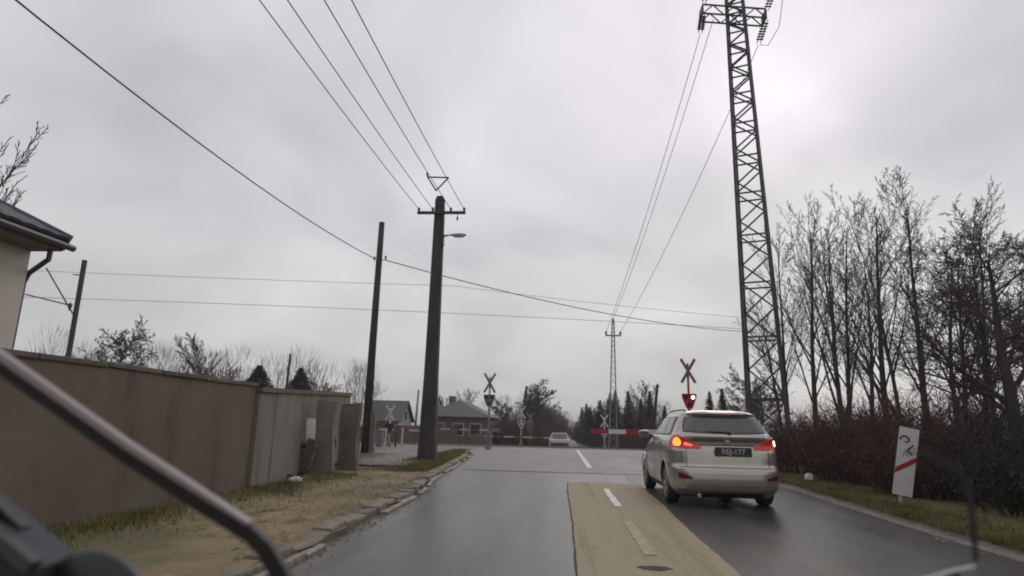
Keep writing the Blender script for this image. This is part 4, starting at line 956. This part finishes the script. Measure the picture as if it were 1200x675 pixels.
def stroke(pts, w_):
    n = len(pts); vs = []
    for i, (x, z) in enumerate(pts):
        a = pts[max(i - 1, 0)]; b = pts[min(i + 1, n - 1)]; dx_, dz_ = b[0] - a[0], b[1] - a[1]; l_ = math.hypot(dx_, dz_) or 1
        ww = w_ * (0.6 + .4 * math.sin(math.pi * (i + .5) / n))
        vs += [sp_(x - dz_ / l_ * ww / 2, -.0155, z + dx_ / l_ * ww / 2), sp_(x + dz_ / l_ * ww / 2, -.0155, z - dx_ / l_ * ww / 2)]
    MB().add(vs, [(2 * i, 2 * i + 1, 2 * i + 3, 2 * i + 2) for i in range(n - 1)]).build('scrawl', M['scrawl'], board)
stroke([(-.125, 1.17), (-.12, 1.215), (-.08, 1.245), (-.03, 1.24), (.005, 1.21), (.01, 1.17), (-.02, 1.145), (-.06, 1.15)], .034)
stroke([(-.13, 1.16), (-.135, 1.20), (-.11, 1.235)], .02)
stroke([(.09, 1.12), (.06, 1.08), (.03, 1.04), (.005, 1.0), (.04, .975), (.085, .945)], .036)
stroke([(.02, 1.05), (-.02, 1.0), (-.055, .95), (-.05, .90)], .012)
stroke([(-.02, .97), (.0, .93), (.02, .90)], .012)

# ---------------------------------------------------------------- silver estate car
CX, CY = 2.70, 10.62
car = empty('car', (CX, CY, 0.0), 'silver estate car with left indicator blinking, waiting in the right lane', 'car')
car.rotation_euler = (0, 0, R(0.0))
T = np.array([  # z, rear y, front y, half width, exponent
    (.17, .20, 4.20, .76, 6), (.23, .09, 4.36, .825, 6), (.30, .03, 4.43, .868, 6), (.38, .008, 4.465, .885, 6), (.46, .0, 4.48, .893, 6), (.56, .004, 4.47, .897, 6), (.625, .016, 4.45, .897, 6),
    (.655, .045, 4.43, .895, 6), (.69, .068, 4.40, .894, 6), (.80, .078, 4.25, .896, 6), (.90, .090, 3.95, .896, 6), (.955, .118, 3.72, .892, 6), (1.0, .126, 3.5, .885, 6), (1.05, .122, 3.28, .876, 6), (1.095, .090, 3.14, .858, 6),
    (1.13, .082, 3.05, .838, 6), (1.165, .105, 2.98, .815, 6), (1.20, .150, 2.90, .800, 5.6), (1.30, .245, 2.68, .757, 5.4), (1.40, .340, 2.45, .708, 5.2), (1.465, .400, 2.29, .668, 5), (1.485, .375, 2.22, .652, 5), (1.505, .350, 2.15, .630, 5),
    (1.53, .365, 2.05, .585, 5), (1.55, .43, 1.95, .50, 4.6), (1.565, .60, 1.85, .38, 4.2), (1.572, .9, 1.75, .20, 4)])
YC = 1.5
def par(z): return [float(np.interp(z, T[:, 0], T[:, k])) for k in (1, 2, 3, 4)]
def surf_a(a, z):
    yr, yf, w_, n = par(z); c, s_ = math.cos(a), math.sin(a); e = 2.0 / n
    x = w_ * math.copysign(abs(c) ** e, c)
    y = YC - (YC - yr) * abs(s_) ** e if s_ < 0 else YC + (yf - YC) * abs(s_) ** (2.0 / 4.2)
    return Vector((x, y, z))
def ang_rear(x, z):
    yr, yf, w_, n = par(z); c = min(abs(x) / w_, .9999) ** (n / 2); a = -math.acos(c)
    return a if x >= 0 else -math.pi - a
def ang_side(sgn, y, z):
    yr, yf, w_, n = par(z)
    a = -math.asin(min((YC - y) / (YC - yr), .9999) ** (n / 2)) if y < YC else math.asin(min((y - YC) / (yf - YC), .9999) ** 2.1)
    return a if sgn > 0 else math.pi - a
def norm_a(a, z):
    h = 1e-3; p = surf_a(a, z); u = surf_a(a + h, z) - surf_a(a - h, z); v = surf_a(a, z + .004) - surf_a(a, z - .004)
    n = u.cross(v); n.normalize(); o_ = Vector((p.x, p.y - YC, 0)); 
    return n if n.dot(o_) > 0 else -n
# body shell
NA = 168; zs = []
for i in range(len(T) - 1):
    k = max(1, int(math.ceil((T[i + 1, 0] - T[i, 0]) / .022)))
    zs += [T[i, 0] + (T[i + 1, 0] - T[i, 0]) * j / k for j in range(k)]
zs.append(T[-1, 0])
vs = [surf_a(2 * math.pi * k / NA - math.pi / 2 + 1e-4, z) for z in zs for k in range(NA)]
fs = [(i * NA + k, i * NA + (k + 1) % NA, (i + 1) * NA + (k + 1) % NA, (i + 1) * NA + k) for i in range(len(zs) - 1) for k in range(NA)]
fs += [tuple(range(NA - 1, -1, -1)), tuple((len(zs) - 1) * NA + k for k in range(NA))]
body = MB().add(vs, fs).build('body', M['silver'], car, world=False, smooth=True)
WR, WYR, WYF = .322, .93, 3.58
cut = MB()
for yy in (WYR, WYF):
    for sx in (-1, 1): cut.lathe([(.375, sx * .56), (.375, sx * 1.2)] if sx > 0 else [(.375, -1.2), (.375, -.56)], 40, 'X', (0, yy, .335))
co = cut.build('arch_cutter', M['trim'], None)
bmod = body.modifiers.new('arches', 'BOOLEAN'); bmod.operation = 'DIFFERENCE'; bmod.object = co; bmod.solver = 'EXACT'
try: bmod.material_mode = 'TRANSFER'
except Exception: pass
co.location = (0, 0, 0); body.parent = None; bpy.context.view_layer.update()
dg = bpy.context.evaluated_depsgraph_get(); nm = bpy.data.meshes.new_from_object(body.evaluated_get(dg)); body.modifiers.clear(); body.data = nm; body.data.name = 'body'
body.parent = car; bpy.data.objects.remove(co)
for p in body.data.polygons: p.use_smooth = True
try: body.data.set_sharp_from_angle(angle=R(40))
except Exception: pass
def skin(name, pts, m, parent, off=.004, depth=.02, invert=False):
    """pts: rows x cols of (angle, z) on the shell -> a raised panel with an edge"""
    nr, nc = len(pts), len(pts[0]); vs = []; base = []
    for rrow in pts:
        for (a, z) in rrow:
            p, n = surf_a(a, z), norm_a(a, z); vs.append(p + n * off); base.append(p - n * depth)
    fs = [(i * nc + j, i * nc + j + 1, (i + 1) * nc + j + 1, (i + 1) * nc + j) for i in range(nr - 1) for j in range(nc - 1)]
    K = nr * nc; rim = [j for j in range(nc)] + [i * nc + nc - 1 for i in range(1, nr)] + [(nr - 1) * nc + j for j in range(nc - 2, -1, -1)] + [i * nc for i in range(nr - 2, 0, -1)]
    for q in range(len(rim)):
        a_, b_ = rim[q], rim[(q + 1) % len(rim)]; fs.append((a_, K + a_, K + b_, b_))
    o = MB().add(vs + base, fs).build(name, m, parent, world=False, smooth=True)
    try: o.data.set_sharp_from_angle(angle=R(40))
    except Exception: pass
    return o
def rearpatch(name, lo, hi, x0, x1, m, parent, nr=8, nc=24, **k):
    """lo(x), hi(x): z limits; x0(t), x1(t) side limits as functions of height fraction"""
    rows = []
    for i in range(nr + 1):
        t = i / nr; row = []
        for j in range(nc + 1):
            s_ = j / nc; x = x0(t) + (x1(t) - x0(t)) * s_; z = lo(x) + (hi(x) - lo(x)) * t; row.append((ang_rear(x, z), z))
        rows.append(row)
    return skin(name, rows, m, parent, **k)
def sidepatch(name, sgn, ya, yb, za, zb, m, parent, nr=6, nc=14, **k):
    rows = []
    for i in range(nr + 1):
        t = i / nr; row = []
        for j in range(nc + 1):
            s_ = j / nc; y = ya(t) + (yb(t) - ya(t)) * s_; z = za(s_) + (zb(s_) - za(s_)) * t; row.append((ang_side(sgn, y, z), z))
        rows.append(row)
    return skin(name, rows, m, parent, **k)
C_ = lambda v: (lambda t: v)
# rear window: rounded corners from a curved outline
rearpatch('rear_window_seal', lambda x: 1.172 + .05 * (x / .7) ** 2 * .5, lambda x: 1.462 - .02 * (x / .6) ** 4, lambda t: -.685 + .075 * t + .02 * (2 * t - 1) ** 4, lambda t: .685 - .075 * t - .02 * (2 * t - 1) ** 4, M['trim'], car, off=.003)
rearpatch('rear_window', lambda x: 1.188 + .05 * (x / .7) ** 2 * .5, lambda x: 1.450 - .02 * (x / .6) ** 4, lambda t: -.665 + .075 * t + .02 * (2 * t - 1) ** 4, lambda t: .665 - .075 * t - .02 * (2 * t - 1) ** 4, M['glass'], car, off=.007)
rearpatch('high_brake_lamp', C_(1.487), C_(1.502), C_(-.14), C_(.14), M['redlens'], car, nr=2, nc=8, off=.004)
# tail lamps wrap round the corners
for sgn in (-1, 1):
    rows = []; nr, nc = 8, 22
    for i in range(nr + 1):
        t = i / nr; row = []
        for j in range(nc + 1):
            s_ = j / nc; zlo = .93 + .035 * s_ ** 2 * .6; zhi = .985 + .155 * min(1, (s_ / .62)) ** .7 - .03 * max(0, s_ - .75) / .25
            z = zlo + (zhi - zlo) * t
            ai = ang_rear(.42, z); ao = ang_side(1, .46, z); a = ai + (ao - ai) * s_
            row.append((a if sgn > 0 else -math.pi - a, z))
        rows.append(row)
    tl = skin('tail_lamp', rows, M['redlens'], car, off=.012)
    if sgn < 0: tag(tl, 'left tail lamp with the amber indicator lit')
    def lampbit(name, s0, s1, t0, t1, m, off):
        rows = []
        for i in range(7):
            t = i / 6; row = []
            for j in range(11):
                u_ = j / 10; sh = math.sqrt(max(0, 1 - (2 * u_ - 1) ** 4)); tt = .5 + (t - .5) * max(sh, .3)
                s_ = s0 + (s1 - s0) * u_; zlo = .93 + .021 * s_ ** 2; zhi = .985 + .155 * min(1, (s_ / .62)) ** .7 - .03 * max(0, s_ - .75) / .25
                z = zlo + (zhi - zlo) * (t0 + (t1 - t0) * tt); ai = ang_rear(.42, z); ao = ang_side(1, .46, z); a = ai + (ao - ai) * s_
                row.append((a if sgn > 0 else -math.pi - a, z))
            rows.append(row)
        return skin(name, rows, m, tl, off=off)
    if sgn < 0:
        lampbit('indicator_lamp', .44, .80, .14, .80, M['amberlit'], .016)
    else:
        lampbit('brake_lamp', .60, .84, .25, .72, M['whitelit'], .016)
    lampbit('brake_glow', .12, .36, .30, .70, M['redlit'], .016) if sgn < 0 else None
# seams of tailgate and bumper
rearpatch('bumper_seam', C_(.640), C_(.650), C_(-.80), C_(.80), M['trim'], car, nr=1, nc=30, off=.002)
for sgn in (-1, 1):
    rows = [[(ang_rear(sgn * (.645 + .012 * t), z), z) for t in (0, 1)] for z in np.linspace(.66, .945, 9)]
    skin('tailgate_seam', rows, M['trim'], car, off=.0015)
    rearpatch('reflector', lambda x, s=sgn: .455 + .05 * (abs(x) - .55), lambda x, s=sgn: .56 - .33 * (abs(x) - .55) * .6 if False else .485 + .35 * (abs(x) - .55) * .9, C_(sgn * .58), C_(sgn * .78), M['reflect'], car, nr=3, nc=8, off=.005)
rearpatch('handle_strip', C_(.985), C_(1.005), C_(-.44), C_(.44), M['trim'], car, nr=2, nc=16, off=.006)
rearpatch('lower_diffuser', C_(.19), C_(.262), C_(-.52), C_(.52), M['trim'], car, nr=3, nc=16, off=.006)
# number plate with its characters
PX, PZ, PY = 0.085, .895, .068
plt = MB().box((PX, PY, PZ), (.56, .014, .128), None, .004).build('number_plate', M['plate'], car, world=False)
cu = bpy.data.curves.new('plate_characters', 'FONT'); cu.body = 'REJ-177'; cu.size = .118; cu.align_x = 'CENTER'; cu.align_y = 'CENTER'; cu.extrude = .001; cu.offset = .0022
to = bpy.data.objects.new('tmp', cu); COL.objects.link(to); bpy.context.view_layer.update()
tm = bpy.data.meshes.new_from_object(to.evaluated_get(bpy.context.evaluated_depsgraph_get())); bpy.data.objects.remove(to)
tm.materials.clear(); tm.materials.append(M['platetext'])
tx = bpy.data.objects.new('plate_characters', tm); COL.objects.link(tx); tx.parent = plt; tx.location = (PX, PY - .0085, PZ); tx.rotation_euler = (R(90), 0, 0); tx.scale = (1.0, 1.0, 1)
fr = MB()
for (a, b) in (((-.285, -.066), (.285, -.066)), ((.285, -.066), (.285, .066)), ((.285, .066), (-.285, .066)), ((-.285, .066), (-.285, -.066))):
    fr.bar((PX + a[0], PY - .004, PZ + a[1]), (PX + b[0], PY - .004, PZ + b[1]), .010, .012)
fr.build('plate_frame', M['trim'], plt, world=False)
# side glass, pillars, handles
for sgn in (-1, 1):
    zt = lambda s_: 1.435
    sidepatch('window_trim', sgn, lambda t: .58 + .12 * t, lambda t: 2.98 - .62 * t, C_(1.135), lambda s_: 1.448, M['trim'], car, nr=6, nc=40, off=.003)
    sidepatch('quarter_window', sgn, lambda t: .66 + .14 * t, C_(1.20), lambda s_: 1.165 - .01 * s_, C_(1.43), M['glass'], car, off=.007)
    sidepatch('rear_door_window', sgn, C_(1.27), C_(2.02), C_(1.153), C_(1.435), M['glass'], car, off=.007)
    sidepatch('front_door_window', sgn, C_(2.10), lambda t: 2.90 - .60 * t, C_(1.150), C_(1.432), M['glass'], car, off=.007)
    for yy in (1.235, 2.06, 3.05):
        skin('door_seam', [[(ang_side(sgn, yy + (.45 - z) * (.25 if yy < 1.5 and z < .7 else 0) - .004 + .009 * t, z), z) for t in (0, 1)] for z in np.linspace(.34, 1.13, 14)], M['trim'], car, off=.0015)
    for yy in (1.42, 2.28):
        p = surf_a(ang_side(sgn, yy, .99), .99)
        MB().box(p + Vector((sgn * .025, 0, 0)), (.035, .20, .032), None, .012).build('door_handle', M['silver'], car, world=False, smooth=True)
    rl = MB(); ry = np.linspace(.62, 2.15, 12); rl.tube([Vector((sgn * (.565 - .02 * abs(y - 1.3)), y, 1.548 + .022 - (.02 if k in (0, 11) else 0))) for k, y in enumerate(ry)], .014, 6).build('roof_rail', M['trim'], car, world=False, smooth=True)
    mr = MB(); mr.box((sgn * .985, 2.80, 1.13), (.20, .11, .145), None, .04); mo = mr.build('door_mirror', M['silver'], car, world=False, smooth=True)
    MB().box((sgn * .985, 2.742, 1.13), (.16, .012, .105), None, .004).build('mirror_glass', M['glass'], mo, world=False)
    MB().bar((sgn * .84, 2.82, 1.10), (sgn * .92, 2.80, 1.11), .05, .04).build('mirror_stalk', M['trim'], mo, world=False)
    sidepatch('sill_trim', sgn, C_(1.35), C_(3.18), C_(.19), C_(.30), M['trim'], car, nr=3, nc=16, off=.004)
    for yy in (WYR, WYF):
        wh = empty('wheel', (sgn * .775, yy, WR)); wh.parent = car
        ty = MB().lathe([(.19, -.085), (.235, -.10), (.285, -.105), (.312, -.09), (.322, -.05), (.322, .05), (.312, .09), (.285, .105), (.235, .10), (.19, .085)], 40, 'X', (0, 0, 0)).build('tyre', M['tyre'], wh, world=False, smooth=True)
        rm = MB().lathe([(.235, sgn * -.03), (.235, sgn * .096), (.215, sgn * .10), (.205, sgn * .075), (.20, sgn * .03), (.01, sgn * .03)], 36, 'X', (0, 0, 0))
        for q in range(5):
            a = q * 2 * math.pi / 5
            rm.bar((sgn * .085, .03 * math.cos(a), .03 * math.sin(a)), (sgn * .088, .215 * math.cos(a), .215 * math.sin(a)), .055, .022)
        rm.lathe([(.05, sgn * .07), (.045, sgn * .098), (.01, sgn * .10)], 16, 'X', (0, 0, 0))
        rm.build('rim', M['rim'], wh, world=False)
    # muddy rubber flap behind nothing: plain arch lip
    for yy in (WYR, WYF):
        lip = [Vector((sgn * (par(.335 + .385 * math.sin(a))[2] - .004), yy + .385 * math.cos(a), .335 + .385 * math.sin(a))) for a in np.linspace(R(-5), R(185), 24)]
        MB().tube(lip, .010, 6).build('arch_lip', M['silver'], car, world=False, smooth=True)
an = MB(); an.add([(0, .70, 1.56), (.03, .78, 1.57), (-.03, .78, 1.57), (0, .66, 1.63), (.02, .92, 1.572), (-.02, .92, 1.572)], [(0, 1, 3), (0, 3, 2), (1, 4, 3), (2, 3, 5), (3, 4, 5)]).build('antenna_fin', M['silver'], car, world=False)
wpr = MB(); wpr.tube([(0.05, .118, 1.185), (.02, .128, 1.20), (-.30, .150, 1.212)], [.016, .011, .007], 6); wpr.lathe([(.03, 0), (.028, -.02), (.01, -.03)], 12, 'Y', (.05, .118, 1.185)); wpr.build('rear_wiper', M['trim'], car, world=False)
MB().lathe([(.03, 0), (.034, -.14)], 14, 'Y', (-.48, .20, .215)).build('exhaust_pipe', M['rim'], car, world=False)
MB().box((0, .06, 1.055), (.09, .012, .055), None, .02).build('badge', M['rim'], car, world=False)
uf = MB().box((0, 2.2, .24), (1.35, 3.9, .10)).build('underbody', M['trim'], car, world=False)

# ---------------------------------------------------------------- front of the car the picture is taken from
own = empty('own_car_front', (-.5, .62, 1.05), 'wiper and dark dashboard edge of the car the picture is taken from', 'car')
def ribbon(pts, w_, h_, up=Vector((.35, -.25, .9))):
    mb = MB(); vs = []; n = len(pts); up = up.normalized()
    for i, p in enumerate(pts):
        p = Vector(p); d = (Vector(pts[min(i + 1, n - 1)]) - Vector(pts[max(i - 1, 0)])).normalized(); nrm = (up - d * up.dot(d)).normalized(); sd_ = d.cross(nrm)
        ww = w_[i] if isinstance(w_, list) else w_
        for (a, b) in ((-1, -1), (1, -1), (1, 1), (-1, 1)): vs.append(p + nrm * (a * ww / 2) + sd_ * (b * h_ / 2))
    fs = [(i * 4 + k, i * 4 + (k + 1) % 4, (i + 1) * 4 + (k + 1) % 4, (i + 1) * 4 + k) for i in range(n - 1) for k in range(4)] + [(3, 2, 1, 0), tuple((n - 1) * 4 + k for k in range(4))]
    return mb.add(vs, fs)
wpts = [(-.70, .60, 1.345), (-.575, .60, 1.280), (-.50, .60, 1.238), (-.42, .60, 1.193), (-.35, .60, 1.157), (-.29, .60, 1.126)]
up_ = Vector((.45, 0, .89))
ribbon([(x, y, z + .0088) for x, y, z in wpts], [.0075, .007, .0065, .006, .005, .003], .010, up_).build('wiper_shell', M['wiperlight'], own)
ribbon([(x, y + .004, z - .0015) for x, y, z in wpts] + [(-.272, .602, 1.112), (-.258, .602, 1.094), (-.245, .602, 1.070)], [.0145] * 5 + [.0135, .014, .015, .02], .010, up_).build('wiper_blade', M['wiperdark'], own)
ribbon([(-.66, .585, 1.225), (-.575, .585, 1.172), (-.545, .585, 1.150), (-.50, .585, 1.125)], [.02, .016, .013, .004], .012, up_).build('wiper_arm', M['black'], own)
cw = MB(); prof = [(-.62, 1.19), (-.545, 1.142), (-.50, 1.114), (-.468, 1.095), (-.462, 1.05), (-.468, .98), (-.75, .98), (-.75, 1.20)]
cw.prism([(x, .57, z) for x, z in prof], (0, .05, 0)); cw.build('scuttle_panel', M['cowl'], own)
ribbon([(-.62, .568, 1.190), (-.545, .568, 1.142), (-.50, .568, 1.114), (-.47, .568, 1.096)], .012, .014, up_).build('panel_edge', M['cowledge'], own)
bm = bmesh.new(); bmesh.ops.create_uvsphere(bm, u_segments=24, v_segments=14, radius=1)
for v in bm.verts: v.co = Vector((v.co.x * .050, v.co.y * .02, v.co.z * .030))
me = bpy.data.meshes.new('pivot_cover'); bm.to_mesh(me); bm.free(); me.shade_smooth(); me.materials.append(M['black'])
o = bpy.data.objects.new('pivot_cover', me); COL.objects.link(o); o.parent = own; o.location = Vector((-.425, .60, 1.072)) - wloc(own); o.rotation_euler = (0, R(25), 0)
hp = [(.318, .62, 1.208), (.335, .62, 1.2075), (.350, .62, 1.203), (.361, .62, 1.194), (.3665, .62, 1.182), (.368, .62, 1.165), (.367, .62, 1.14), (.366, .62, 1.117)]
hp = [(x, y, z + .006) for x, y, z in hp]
ribbon(hp, [.0015, .003, .0045, .0048, .0045, .004, .0035, .003], .003, Vector((1, 0, .3))).build('reflection_rim', M['black'], own)  # outline of a tablet's windscreen reflection, modelled as a solid dark rim
ribbon([(.3655, .622, 1.118), (.345, .622, 1.113), (.325, .622, 1.1065), (.30, .622, 1.10)], .0016, .004, Vector((0, 0, 1))).build('reflection_strip', M['lamp'], own)  # bright lower edge of that reflection, built as a pale strip
MB().prism([(.354, .622, 1.1140), (.342, .622, 1.1105), (.330, .622, 1.098), (.347, .622, 1.100)], (0, .004, 0)).build('reflection_wedge', M['black'], own)  # dark triangle in the same reflection, made solid

# ---------------------------------------------------------------- damp air
hz = MB().box((0, 690, 12.0), (1860, 1640, 28.0)).build('haze', None); hz['kind'] = 'stuff'; tag(hz, 'thin damp haze filling the air', 'haze')
hm = bpy.data.materials.new('damp_air'); hm.use_nodes = True; ht = hm.node_tree; ht.nodes.clear()
ho = N(ht, 'ShaderNodeOutputMaterial'); hv = N(ht, 'ShaderNodeVolumePrincipled'); hv.inputs['Color'].default_value = (.93, .93, .94, 1); hv.inputs['Density'].default_value = 0.0010
ht.links.new(hv.outputs[0], ho.inputs['Volume']); hz.data.materials.append(hm)
